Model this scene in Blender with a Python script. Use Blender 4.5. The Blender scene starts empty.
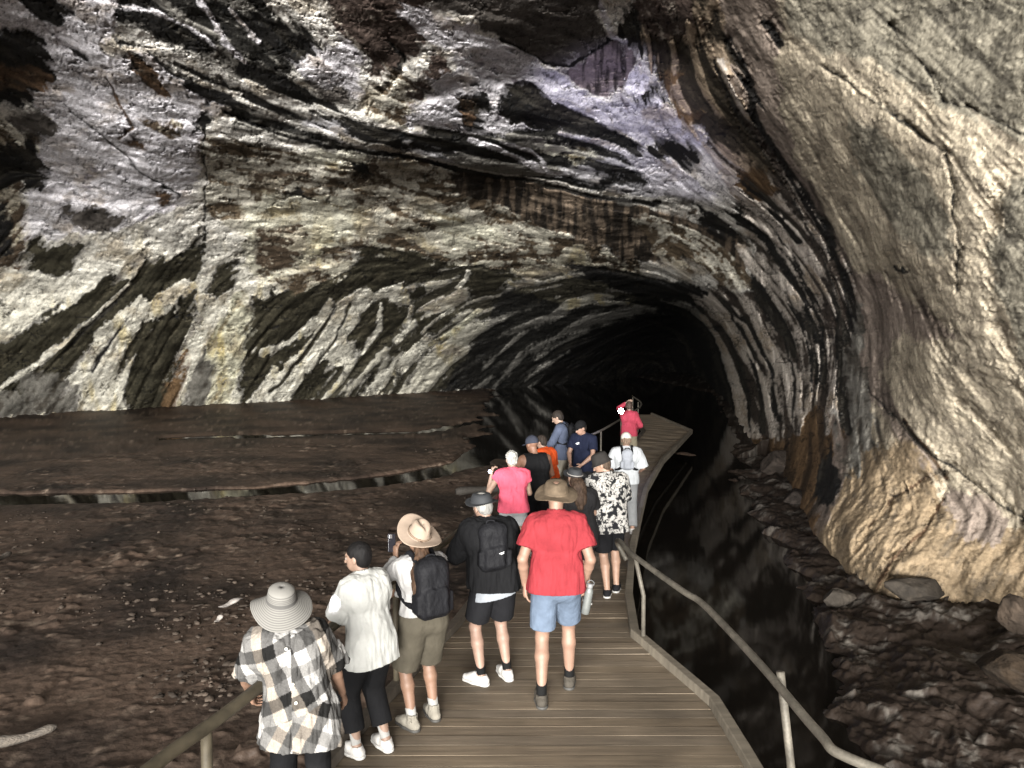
import bpy, math, random
import numpy as np
from mathutils import Vector, Matrix

SC = bpy.context.scene
C = SC.collection
# ------------------------------------------------------------------ camera
F = 710.0; HOR = 350.0; CAMZ = 3.0
PITCH = math.atan((384 - HOR) / F)
cam_d = bpy.data.cameras.new('camera'); cam = bpy.data.objects.new('camera', cam_d); C.objects.link(cam)
cam.location = (0, 0, CAMZ); cam.rotation_euler = (math.pi / 2 - PITCH, 0, 0)
cam_d.sensor_width = 36.0; cam_d.lens = 36.0 * F / 1024.0
cam_d.clip_start = 0.05; cam_d.clip_end = 500
SC.camera = cam
# ------------------------------------------------------------------ world + light
w = bpy.data.worlds.new('World'); SC.world = w; w.use_nodes = True
nt = w.node_tree
sky = nt.nodes.new('ShaderNodeTexSky'); sky.sky_type = 'NISHITA'; sky.sun_disc = False
sky.sun_elevation = math.radians(40); sky.sun_rotation = math.radians(200)
nt.nodes['Background'].inputs[1].default_value = 0.05
nt.links.new(sky.outputs[0], nt.nodes['Background'].inputs[0])
def area(name, loc, aim, sx, sy, power, col):
    l = bpy.data.lights.new(name, 'AREA'); l.shape = 'RECTANGLE'; l.size = sx; l.size_y = sy
    l.energy = power; l.color = col
    o = bpy.data.objects.new(name, l); C.objects.link(o); o.location = loc
    o.rotation_euler = (Vector(aim) - Vector(loc)).to_track_quat('-Z', 'Y').to_euler()
    return o
def spot(name, loc, aim, power, col, deg, blend=0.6, r=0.05):
    l = bpy.data.lights.new(name, 'SPOT'); l.energy = power; l.color = col
    l.spot_size = math.radians(deg); l.spot_blend = blend; l.shadow_soft_size = r
    o = bpy.data.objects.new(name, l); C.objects.link(o); o.location = loc
    o.rotation_euler = (Vector(aim) - Vector(loc)).to_track_quat('-Z', 'Y').to_euler()
    return o
# daylight falling through the cave mouth behind the camera
area('daylight_mouth', (-8, -44, 8.0), (-8, 30, 5), 46, 9, 185000, (1.0, 0.975, 0.93))
# added overhead lamp, no real opening: lifts the deck and deepens foot shadows
area('overhead_fill', (-3, -18, 17), (0, 6, 0), 4, 3, 7500, (1.0, 0.97, 0.92))
SC.view_settings.view_transform = 'Standard'; SC.view_settings.look = 'None'
SC.view_settings.exposure = 0.0; SC.view_settings.gamma = 1.0
SC.cycles.max_bounces = 5; SC.cycles.diffuse_bounces = 3; SC.cycles.glossy_bounces = 3
SC.cycles.transmission_bounces = 2; SC.cycles.use_denoising = True
SC.cycles.sample_clamp_indirect = 4.0

# ------------------------------------------------------------------ helpers
def tag(o, label=None, cat=None, group=None, kind=None):
    if label: o['label'] = label
    if cat: o['category'] = cat
    if group: o['group'] = group
    if kind: o['kind'] = kind
    return o
def empty(name, loc, rz=0.0):
    o = bpy.data.objects.new(name, None); C.objects.link(o); o.location = loc
    o.rotation_euler = (0, 0, rz); o.empty_display_size = 0.2
    return o
def mesh_obj(name, V, Fc, mat, parent=None, smooth=True):
    me = bpy.data.meshes.new(name)
    V = np.asarray(V, dtype=np.float32).reshape(-1, 3)
    if isinstance(Fc, np.ndarray):
        n = Fc.shape[1]; nf = len(Fc)
        me.vertices.add(len(V)); me.vertices.foreach_set('co', V.ravel())
        me.loops.add(nf * n); me.loops.foreach_set('vertex_index', Fc.astype(np.int32).ravel())
        me.polygons.add(nf); me.polygons.foreach_set('loop_start', np.arange(0, nf * n, n, dtype=np.int32))
        me.polygons.foreach_set('loop_total', np.full(nf, n, dtype=np.int32))
        me.update(calc_edges=True)
    else:
        me.from_pydata([tuple(map(float, v)) for v in V], [], Fc)
    me.validate()
    me.polygons.foreach_set('use_smooth', [smooth] * len(me.polygons))
    if mat is not None: me.materials.append(mat)
    o = bpy.data.objects.new(name, me); C.objects.link(o)
    if parent is not None: o.parent = parent
    return o
def vcol(o, name, cols):
    a = o.data.attributes.new(name, 'FLOAT_COLOR', 'POINT')
    c = np.ones((len(o.data.vertices), 4), np.float32); c[:, :cols.shape[1]] = cols
    a.data.foreach_set('color', c.ravel())

# vectorised gradient noise
_rs = np.random.RandomState(7)
_perm = np.concatenate([_rs.permutation(256)] * 3)
_g = _rs.normal(size=(256, 3)); _g /= np.linalg.norm(_g, axis=1)[:, None]; _g = _g.astype(np.float32)
def noise(P):
    P = np.asarray(P, dtype=np.float32)
    i = np.floor(P).astype(np.int64); f = P - i; i &= 255
    u = f * f * f * (f * (f * 6 - 15) + 10)
    out = 0
    for a in (0, 1):
        wx = u[:, 0] if a else 1 - u[:, 0]; pa = _perm[i[:, 0] + a]
        for b in (0, 1):
            wy = u[:, 1] if b else 1 - u[:, 1]; pb = _perm[pa + i[:, 1] + b]
            for c in (0, 1):
                wz = u[:, 2] if c else 1 - u[:, 2]; h = _perm[pb + i[:, 2] + c]
                g = _g[h]
                d = g[:, 0] * (f[:, 0] - a) + g[:, 1] * (f[:, 1] - b) + g[:, 2] * (f[:, 2] - c)
                out = out + wx * wy * wz * d
    return out * 1.6
def fbm(P, octs=4, gain=0.5, ridged=False):
    s = 0; a = 1.0; tot = 0; P = np.asarray(P, dtype=np.float32)
    for k in range(octs):
        n = noise(P * (2 ** k) + 17.3 * k)
        if ridged: n = 1 - 2 * np.abs(n)
        s = s + a * n; tot += a; a *= gain
    return s / tot
def pad2(x, y, z=0.0):
    return np.stack([x, y, np.full_like(x, z)], 1)
def dirs_from_px(px, py):
    a = (np.asarray(px, float) - 512) / F; b = (384 - np.asarray(py, float)) / F
    cp, sp = math.cos(PITCH), math.sin(PITCH)
    return np.stack([a, cp + b * sp, b * cp - sp], -1)
def px_from_dirs(D):
    cp, sp = math.cos(PITCH), math.sin(PITCH)
    fwd = D[:, 1] * cp - D[:, 2] * sp; up = D[:, 1] * sp + D[:, 2] * cp
    fwd = np.where(fwd < 0.05, 0.05, fwd)
    return 512 + F * D[:, 0] / fwd, 384 - F * up / fwd
def at_z(px, py, z):
    d = dirs_from_px(px, py); t = (z - CAMZ) / d[2]
    return Vector((d[0] * t, d[1] * t, z))
def at_y(px, py, y):
    d = dirs_from_px(px, py); t = y / d[1]
    return Vector((d[0] * t, y, CAMZ + d[2] * t))
def smooth(a, lo, hi):
    t = np.clip((a - lo) / (hi - lo), 0, 1); return t * t * (3 - 2 * t)

# ------------------------------------------------------------------ materials
def principled(name, col=(0.5, 0.5, 0.5), rough=0.7, metal=0.0, spec=0.5):
    m = bpy.data.materials.new(name); m.use_nodes = True
    b = m.node_tree.nodes['Principled BSDF']
    b.inputs['Base Color'].default_value = (*col, 1); b.inputs['Roughness'].default_value = rough
    b.inputs['Metallic'].default_value = metal; b.inputs['Specular IOR Level'].default_value = spec
    return m
def add_bump(m, scale, strength, dist=0.02, detail=4, coord='Object', stretch=(1, 1, 1), kind='noise'):
    n = m.node_tree; b = n.nodes['Principled BSDF']
    tc = n.nodes.new('ShaderNodeTexCoord'); mp = n.nodes.new('ShaderNodeMapping')
    mp.inputs['Scale'].default_value = stretch
    n.links.new(tc.outputs[coord], mp.inputs[0])
    t = n.nodes.new('ShaderNodeTexNoise'); t.inputs['Scale'].default_value = scale; t.inputs['Detail'].default_value = detail
    n.links.new(mp.outputs[0], t.inputs['Vector'])
    bp = n.nodes.new('ShaderNodeBump'); bp.inputs['Strength'].default_value = strength; bp.inputs['Distance'].default_value = dist
    n.links.new(t.outputs[0], bp.inputs['Height'])
    prev = [l for l in n.links if l.to_socket == b.inputs['Normal']]
    if prev: n.links.new(prev[0].from_socket, bp.inputs['Normal'])
    n.links.new(bp.outputs[0], b.inputs['Normal'])
    return t, mp
def vary(m, scale, amt, col_in=None, detail=5, stretch=(1, 1, 1), coord='Object'):
    """multiply the base colour by a noise between 1-amt and 1+amt"""
    n = m.node_tree; b = n.nodes['Principled BSDF']
    tc = n.nodes.new('ShaderNodeTexCoord'); mp = n.nodes.new('ShaderNodeMapping'); mp.inputs['Scale'].default_value = stretch
    n.links.new(tc.outputs[coord], mp.inputs[0])
    t = n.nodes.new('ShaderNodeTexNoise'); t.inputs['Scale'].default_value = scale; t.inputs['Detail'].default_value = detail
    n.links.new(mp.outputs[0], t.inputs['Vector'])
    mr = n.nodes.new('ShaderNodeMapRange'); mr.inputs['From Min'].default_value = 0.3; mr.inputs['From Max'].default_value = 0.7
    mr.inputs['To Min'].default_value = 1 - amt; mr.inputs['To Max'].default_value = 1 + amt
    n.links.new(t.outputs[0], mr.inputs['Value'])
    mx = n.nodes.new('ShaderNodeMix'); mx.data_type = 'RGBA'; mx.blend_type = 'MULTIPLY'; mx.inputs['Factor'].default_value = 1
    prev = [l for l in n.links if l.to_socket == b.inputs['Base Color']]
    if prev: n.links.new(prev[0].from_socket, mx.inputs['A'])
    else: mx.inputs['A'].default_value = b.inputs['Base Color'].default_value
    cc = n.nodes.new('ShaderNodeCombineColor')
    for k in range(3): n.links.new(mr.outputs[0], cc.inputs[k])
    n.links.new(cc.outputs[0], mx.inputs['B'])
    n.links.new(mx.outputs['Result'], b.inputs['Base Color'])
    return m
def attr_mat(name, rough=0.8, spec=0.4):
    m = principled(name, rough=rough, spec=spec); n = m.node_tree
    a = n.nodes.new('ShaderNodeAttribute'); a.attribute_name = 'rock'
    n.links.new(a.outputs['Color'], n.nodes['Principled BSDF'].inputs['Base Color'])
    return m
# ================================================================== CAVE SHELL
# depth control: (px, py, horizontal forward distance Y) -> point of the real rock wall
DC = [(0,0,15),(0,100,21),(0,200,28),(0,300,33),(0,420,36),(-300,0,12),(-300,200,20),(-300,420,25),
 (-150,100,18),(-150,420,31),
 (120,0,14.5),(120,120,21),(120,220,29),(120,320,36),(120,412,41),
 (250,0,14),(250,100,19),(250,200,29),(250,300,38),(250,403,46),
 (380,0,13.5),(380,100,18),(380,150,21),(380,175,26),(380,230,32),(380,300,42),(380,393,54),
 (500,0,13.5),(500,80,18),(500,160,23),(500,180,28),(500,250,36),(500,300,46),(500,385,66),
 (600,0,13.5),(600,80,18),(600,150,22),(600,190,26),(600,250,33),(600,285,41),(600,330,60),(600,390,85),
 (680,60,15),(680,150,21),(680,250,31),(680,290,38),(690,330,70),(690,380,95),(680,420,95),
 (720,300,33),(728,350,42),(742,400,38),(742,440,30),
 (760,250,24),(760,320,26),(770,400,26),(780,445,22),
 (700,0,11.5),(720,100,14),(750,180,17.5),(800,250,17),(815,330,17.5),(820,400,17),(815,450,15.5),
 (780,0,10.0),(780,90,11.5),(820,170,12),(850,260,12.5),(868,330,12.8),(868,400,12.5),(850,470,12.3),(825,530,12.2),
 (880,0,8.8),(880,120,9.0),(900,250,9.6),(905,360,10.2),(890,450,10.9),(880,520,10.6),(870,600,10.2),
 (960,0,7.8),(960,150,7.9),(960,300,8.3),(960,420,9.2),(950,480,9.9),(940,560,9.4),(940,640,9.3),
 (1024,0,7.0),(1024,200,7.2),(1024,400,8.0),(1024,520,8.8),(1024,640,8.6),(1024,768,8.0),
 (1150,0,5.8),(1150,300,6.0),(1150,600,6.6),
 (120,560,41),(400,560,54),(600,520,85),(740,560,30),(860,720,10.5),(0,600,36),(-300,600,25)]
P3 = []
for (a, b, y) in DC:
    d = dirs_from_px(a, b); P3.append(d * y / d[1])
P3 = [np.array(p) for p in P3]
# the part of the chamber above, beside and behind the camera
for az, el, r in [(0,50,9.0),(0,90,7.5),(60,50,6.5),(-60,50,10),(70,0,6.6),(90,0,7),(90,40,7.2),(110,0,8),(140,0,11),(-70,0,24),(-90,0,21),
                  (-90,40,12),(-120,0,19),(-150,10,18),(180,50,9),(180,20,16),(150,40,10),(-60,20,19),(50,45,7),(-30,40,10.5),(20,38,10),
                  (90,-30,6.5),(-90,-20,21),(60,-30,6.8),(0,-40,60),(-60,-15,26),(180,-20,16),(30,-40,12)]:
    a = math.radians(az); e = math.radians(el)
    P3.append(np.array([math.sin(a) * math.cos(e), math.cos(a) * math.cos(e), math.sin(e)]) * r)
P3 = np.array(P3); R0 = np.linalg.norm(P3, axis=1); U0 = P3 / R0[:, None]
def kern(A, B):
    d2 = np.clip(2 - 2 * (A @ B.T), 0, None)
    return np.sqrt(d2 + 0.03 ** 2)
K = kern(U0, U0) - np.eye(len(U0)) * 0.004
n0 = len(U0); KK = np.zeros((n0 + 1, n0 + 1)); KK[:n0, :n0] = K; KK[:n0, n0] = 1; KK[n0, :n0] = 1
coef = np.linalg.solve(KK, np.concatenate([np.log(R0), [0]]))
def shell_R(U):
    out = np.empty(len(U))
    for s in range(0, len(U), 60000):
        out[s:s + 60000] = kern(U[s:s + 60000], U0) @ coef[:n0] + coef[n0]
    return np.exp(out)

# ------------------------------------------------------------------ rock markings (albedo) with some painted light and shade, traced patches
CL = {  # colour A, colour B, threshold, softness, kind of mix
 'W': ((.68,.655,.61), (.26,.24,.21), .30, .26, 'f'),
 'L': ((.66,.64,.675), (.20,.18,.20), .34, .20, 'f'),  # white rock with the lavender cast of torchlight put into its colour
 'C': ((.62,.60,.50), (.25,.21,.13), .25, .18, 'f'),
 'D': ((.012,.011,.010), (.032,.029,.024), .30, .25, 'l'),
 'O': ((.030,.027,.018), (.07,.062,.042), .22, .30, 'f'),
 'B': ((.10,.062,.038), (.03,.024,.018), .10, .25, 'f'),
 'G': ((.09,.08,.072), (.034,.03,.027), .15, .30, 'f'),
 'H': ((.06,.044,.037), (.27,.235,.20), .26, .12, 'f'),
 'M': ((.60,.57,.49), (.10,.075,.05), .02, .10, 'f'),
 'N': ((.075,.055,.038), (.46,.42,.34), .10, .10, 'f'),
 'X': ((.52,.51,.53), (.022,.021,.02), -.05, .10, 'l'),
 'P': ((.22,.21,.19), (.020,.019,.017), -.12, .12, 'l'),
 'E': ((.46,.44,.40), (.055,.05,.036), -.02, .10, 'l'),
 'V': ((.19,.155,.155), (.055,.045,.045), .05, .15, 'v'),
 'U': ((.15,.115,.085), (.03,.024,.019), .0, .16, 'v'),
 'R': ((.30,.235,.17), (.035,.028,.02), -.02, .12, 'l'),
 'S': ((.50,.45,.40), (.045,.036,.03), .12, .10, 'l'),
 'Q': ((.19,.155,.13), (.085,.068,.056), .15, .25, 'l'),
 'Y': ((.32,.278,.212), (.165,.14,.108), .16, .3, 'f'),
 'Z': ((.165,.15,.118), (.062,.056,.045), .10, .25, 'f'),
 'T': ((.205,.155,.10), (.12,.095,.068), .18, .25, 'f'),
 'A': ((.15,.142,.125), (.06,.053,.044), .05, .2, 'f'),
 'J': ((.12,.075,.04), (.05,.033,.02), .1, .2, 'l'),
}
PG = [
 ('W', [(-400,-400),(760,-400),(760,500),(-400,500)]),
 ('M', [(-60,120),(60,108),(70,180),(-60,200)]),
 ('L', [(-60,-60),(130,-60),(118,25),(100,55),(140,55),(230,110),(60,120),(-60,60)]),
 ('L', [(60,100),(205,110),(190,200),(110,230),(20,240),(40,150)]),
 # centre-left mottled cream
 ('M', [(198,140),(450,160),(482,200),(560,232),(650,272),(560,276),(500,272),(450,264),(400,252),(352,252),(340,276),(292,294),(262,286),(245,262),(240,235),(204,210)]),
 ('C', [(330,142),(372,150),(372,170),(330,172),(298,160)]),
 ('C', [(240,200),(330,196),(372,205),(350,245),(290,262),(250,265),(244,230)]),
 ('C', [(420,205),(520,225),(560,240),(510,248),(440,235)]),
 ('M', [(205,158),(235,150),(264,176),(254,202),(225,206),(205,190)]),
 ('N', [(252,172),(308,166),(314,184),(262,192)]),
 ('N', [(345,165),(375,155),(385,172),(372,190),(352,184)]),
 ('N', [(256,232),(300,225),(310,250),(280,270),(254,262)]),
 ('D', [(278,202),(298,191),(320,203),(302,200)]),
 ('D', [(345,160),(362,176),(372,172),(360,158)]),
 # top-left dark
 ('D', [(16,-60),(18,0),(28,18),(45,23),(75,18),(77,10),(60,5),(48,-60)]),
 ('D', [(-80,30),(22,30),(45,40),(50,60),(56,82),(50,94),(38,90),(35,105),(-80,108)]),
 ('B', [(-80,58),(30,65),(55,80),(48,93),(30,86),(-80,92)]),
 ('D', [(65,45),(80,46),(96,55),(88,62),(75,60)]),
 ('G', [(8,112),(40,108),(58,130),(50,142),(38,140),(20,128)]),
 ('D', [(-80,145),(35,148),(50,178),(40,190),(-80,188)]),
 ('D', [(24,132),(36,140),(38,153),(26,146)]),
 ('N', [(-80,190),(22,190),(28,235),(18,268),(-80,272)]),
 ('D', [(-80,196),(10,205),(12,255),(-80,262)]),
 ('B', [(118,50),(140,60),(170,88),(160,95),(135,75)]),
 ('N', [(130,118),(165,120),(182,132),(172,142),(150,130)]),
 ('B', [(120,140),(150,138),(148,148),(132,148)]),
 ('B', [(150,190),(168,188),(168,205),(158,204)]),
 ('D', [(198,112),(218,112),(212,122),(200,134),(194,128)]),
 # big dark diagonals
 ('P', [(120,-60),(118,22),(140,25),(160,40),(185,50),(212,58),(250,85),(262,90),(300,70),(320,60),(318,40),(305,28),(285,22),(265,10),(240,-60)]),
 ('D', [(118,2),(118,22),(140,25),(160,40),(185,50),(208,55),(210,45),(190,28),(165,12),(150,5),(135,2)]),
 ('D', [(190,0),(225,15),(250,34),(266,50),(290,68),(312,68),(320,55),(318,40),(300,30),(280,24),(255,12),(235,0)]),
 ('D', [(112,38),(125,42),(142,51),(118,48)]),
 ('D', [(137,53),(165,58),(210,75),(240,88),(300,112),(340,122),(320,124),(260,110),(235,108),(205,100),(190,90),(165,70)]),
 ('D', [(235,52),(262,64),(300,85),(330,102),(348,118),(330,117),(300,107),(275,95),(240,72)]),
 ('H', [(315,-60),(430,-60),(434,20),(425,50),(412,62),(400,74),(372,76),(352,48),(330,32)]),
 ('D', [(388,36),(406,54),(408,66),(394,72),(402,60),(386,42)]),
 ('L', [(292,70),(312,52),(345,40),(362,68),(366,95),(345,105),(322,88)]),
 ('G', [(300,76),(325,82),(350,90),(356,106),(332,105)]),  # shaded underside of the pale lump, painted in
 ('M', [(368,84),(400,72),(412,90),(428,110),(410,128),(380,118),(360,108)]),
 ('G', [(434,-60),(596,-60),(598,0),(612,38),(575,60),(560,66),(545,62),(520,45),(500,38),(480,25),(462,12),(434,4)]),
 ('L', [(395,15),(430,5),(460,18),(490,35),(512,45),(535,55),(540,72),(555,85),(570,105),(610,125),(600,132),(500,134),(415,130),(405,118),(430,95),(440,75),(455,70),(452,50),(430,45),(420,30)]),
 ('H', [(402,92),(420,100),(438,80),(452,68),(440,48),(430,52),(428,70),(412,78)]),
 ('D', [(452,98),(468,92),(480,88),(495,108),(478,130),(462,125)]),
 ('B', [(454,100),(472,92),(474,122),(462,122)]),
 ('D', [(498,96),(520,82),(534,80),(545,95),(552,112),(568,125),(560,135),(530,130),(498,122)]),
 ('V', [(562,72),(613,38),(642,58),(630,75),(618,94),(600,92),(575,86)]),
 ('D', [(612,38),(624,10),(640,0),(668,5),(664,48),(646,56)]),
 ('D', [(618,90),(640,100),(652,84),(668,104),(640,104)]),
 ('L', [(618,80),(635,68),(650,75),(648,90),(638,99),(620,90)]),
 ('L', [(532,74),(555,70),(575,90),(615,100),(650,102),(670,108),(680,125),(712,134),(700,146),(685,142),(650,135),(645,146),(625,135),(608,128),(590,115),(560,95),(538,88)]),
 ('D', [(552,108),(575,118),(600,135),(625,148),(600,146),(560,130)]),
 # laminated band
 ('P', [(228,106),(340,120),(420,132),(500,132),(600,132),(650,150),(700,190),(690,205),(600,198),(520,190),(450,167),(380,157),(300,142),(240,126)]),
 ('X', [(300,118),(360,122),(430,140),(460,160),(400,152),(340,140)]),
 ('D', [(345,128),(362,126),(400,142),(402,150),(370,146)]),
 ('D', [(405,132),(440,136),(460,150),(440,154),(412,146)]),
 ('X', [(560,165),(640,150),(655,195),(600,192),(530,180)]),
 ('C', [(542,142),(568,146),(560,158),(540,152)]),
 ('C', [(570,152),(600,152),(586,162),(566,160)]),
 ('L', [(638,150),(655,150),(660,160),(690,175),(700,190),(722,202),(690,198),(665,196),(650,190),(640,170)]),
 ('D', [(648,142),(665,135),(702,150),(695,162),(685,172),(665,160),(650,156)]),
 ('D', [(596,176),(640,172),(642,182),(600,186)]),
 # hanging brown ledge
 ('U', [(448,168),(520,180),(600,197),(690,207),(745,240),(748,272),(700,252),(650,256),(600,250),(560,236),(520,216),(480,202),(455,190)]),
 ('M', [(632,214),(680,225),(720,245),(752,275),(770,296),(720,288),(690,268),(650,248)]),
 ('M', [(500,222),(540,226),(600,262),(640,275),(570,276),(520,262)]),
 ('U', [(604,240),(650,244),(668,262),(620,266)]),
 ('D', [(690,198),(732,222),(744,240),(716,228),(700,210)]),
 # lower left wall
 ('O', [(-80,345),(0,345),(70,300),(80,290),(110,272),(128,284),(150,262),(175,255),(198,240),(206,228),(206,262),(192,280),(140,302),(110,322),(90,346),(75,378),(60,388),(30,374),(-80,376)]),
 ('O', [(145,322),(165,315),(187,285),(200,290),(195,320),(180,350),(170,395),(165,416),(125,416),(125,380),(135,340)]),
 ('O', [(-80,372),(15,372),(20,392),(-80,412)]),
 ('A', [(12,370),(40,368),(80,388),(80,416),(-80,424),(-80,412),(20,392)]),
 ('G', [(62,210),(90,203),(126,215),(105,233),(85,230),(65,222)]),
 ('O', [(30,240),(45,238),(60,246),(86,240),(66,274),(55,279),(30,272),(20,268)]),
 ('O', [(208,292),(220,266),(240,262),(226,286),(212,312)]),
 ('A', [(186,380),(205,340),(222,330),(215,380),(205,414),(182,414)]),
 ('C', [(196,330),(215,300),(245,290),(252,320),(236,385),(228,412),(204,412),(215,370)]),
 ('W', [(160,412),(170,385),(188,330),(212,300),(240,282),(225,320),(200,350),(180,412)]),
 ('J', [(158,414),(175,372),(182,345),(186,350),(180,380),(172,414)]),
 ('O', [(236,412),(244,350),(252,300),(290,292),(330,280),(360,250),(400,248),(450,264),(512,272),(560,288),(500,290),(450,276),(420,286),(404,284),(350,298),(330,312),(318,332),(292,352),(268,378),(252,400)]),
 # streaked lower middle
 ('E', [(250,410),(262,386),(300,345),(330,302),(402,286),(440,270),(520,272),(620,286),(600,330),(560,378),(480,392),(400,398),(300,408)]),
 ('W', [(248,404),(262,384),(298,350),(318,322),(334,300),(400,286),(404,298),(375,306),(356,340),(345,366),(310,386),(290,404)]),
 ('O', [(362,312),(386,306),(408,302),(404,330),(386,350),(366,366),(352,370),(352,345)]),
 ('O', [(404,288),(426,284),(424,298),(406,300)]),
 ('O', [(414,320),(440,310),(455,318),(436,334),(412,334)]),
 ('W', [(362,398),(400,352),(432,334),(428,350),(392,386),(376,398)]),
 ('O', [(468,276),(512,272),(540,280),(500,292),(466,300)]),
 ('O', [(300,372),(330,366),(340,372),(318,398),(288,402)]),
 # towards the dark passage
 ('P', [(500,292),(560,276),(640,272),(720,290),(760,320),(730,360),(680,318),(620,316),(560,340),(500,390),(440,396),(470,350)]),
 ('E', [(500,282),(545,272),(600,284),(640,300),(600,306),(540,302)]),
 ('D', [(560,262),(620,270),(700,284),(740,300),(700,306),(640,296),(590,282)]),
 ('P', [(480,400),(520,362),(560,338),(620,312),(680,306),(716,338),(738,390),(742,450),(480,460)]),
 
 ('D', [(520,404),(556,356),(590,326),(640,306),(690,308),(716,340),(738,390),(742,450),(556,460)]),  # unlit depth of the passage, painted as black rock
 # strata on the right of the passage
 ('S', [(700,130),(790,150),(832,230),(856,300),(852,370),(824,440),(770,446),(740,440),(736,385),(716,332),(692,302),(720,288),(764,300),(748,240),(736,200)]),
 ('R', [(640,-60),(705,-60),(742,30),(762,90),(792,150),(800,180),(760,175),(730,160),(700,134),(672,112),(656,80),(644,40)]),
 ('H', [(625,-60),(700,-60),(690,30),(660,44),(640,20)]),
 ('J', [(735,165),(766,170),(778,190),(756,202),(735,197)]),
 ('J', [(660,70),(680,72),(676,92),(662,94)]),
 ('J', [(672,100),(700,116),(690,126),(674,118)]),
 ('D', [(742,290),(760,262),(806,320),(822,380),(806,400),(790,350)]),
 ('J', [(738,438),(836,438),(836,520),(814,580),(750,540)]),
 # right-hand wall
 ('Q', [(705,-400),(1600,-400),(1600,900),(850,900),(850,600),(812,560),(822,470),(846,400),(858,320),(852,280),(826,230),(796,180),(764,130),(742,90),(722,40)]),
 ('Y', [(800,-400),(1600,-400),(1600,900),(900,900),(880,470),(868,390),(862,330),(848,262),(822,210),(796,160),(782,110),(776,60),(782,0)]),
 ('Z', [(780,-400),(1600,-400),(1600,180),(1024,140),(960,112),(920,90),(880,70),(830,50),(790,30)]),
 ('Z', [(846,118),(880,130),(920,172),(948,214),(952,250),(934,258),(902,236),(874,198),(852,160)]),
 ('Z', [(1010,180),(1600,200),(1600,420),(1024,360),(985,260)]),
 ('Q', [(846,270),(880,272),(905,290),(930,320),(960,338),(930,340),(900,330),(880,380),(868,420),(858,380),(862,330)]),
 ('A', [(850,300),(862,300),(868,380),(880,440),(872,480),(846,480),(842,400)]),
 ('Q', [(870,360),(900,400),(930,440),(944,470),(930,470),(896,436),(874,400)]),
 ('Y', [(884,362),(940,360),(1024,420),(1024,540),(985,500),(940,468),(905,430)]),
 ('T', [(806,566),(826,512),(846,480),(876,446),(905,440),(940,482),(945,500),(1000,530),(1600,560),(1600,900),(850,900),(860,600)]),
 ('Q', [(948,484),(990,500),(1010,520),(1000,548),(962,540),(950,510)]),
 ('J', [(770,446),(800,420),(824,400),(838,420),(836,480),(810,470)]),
 ('D', [(820,470),(832,440),(842,480),(826,510),(814,500)]),
]
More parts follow.
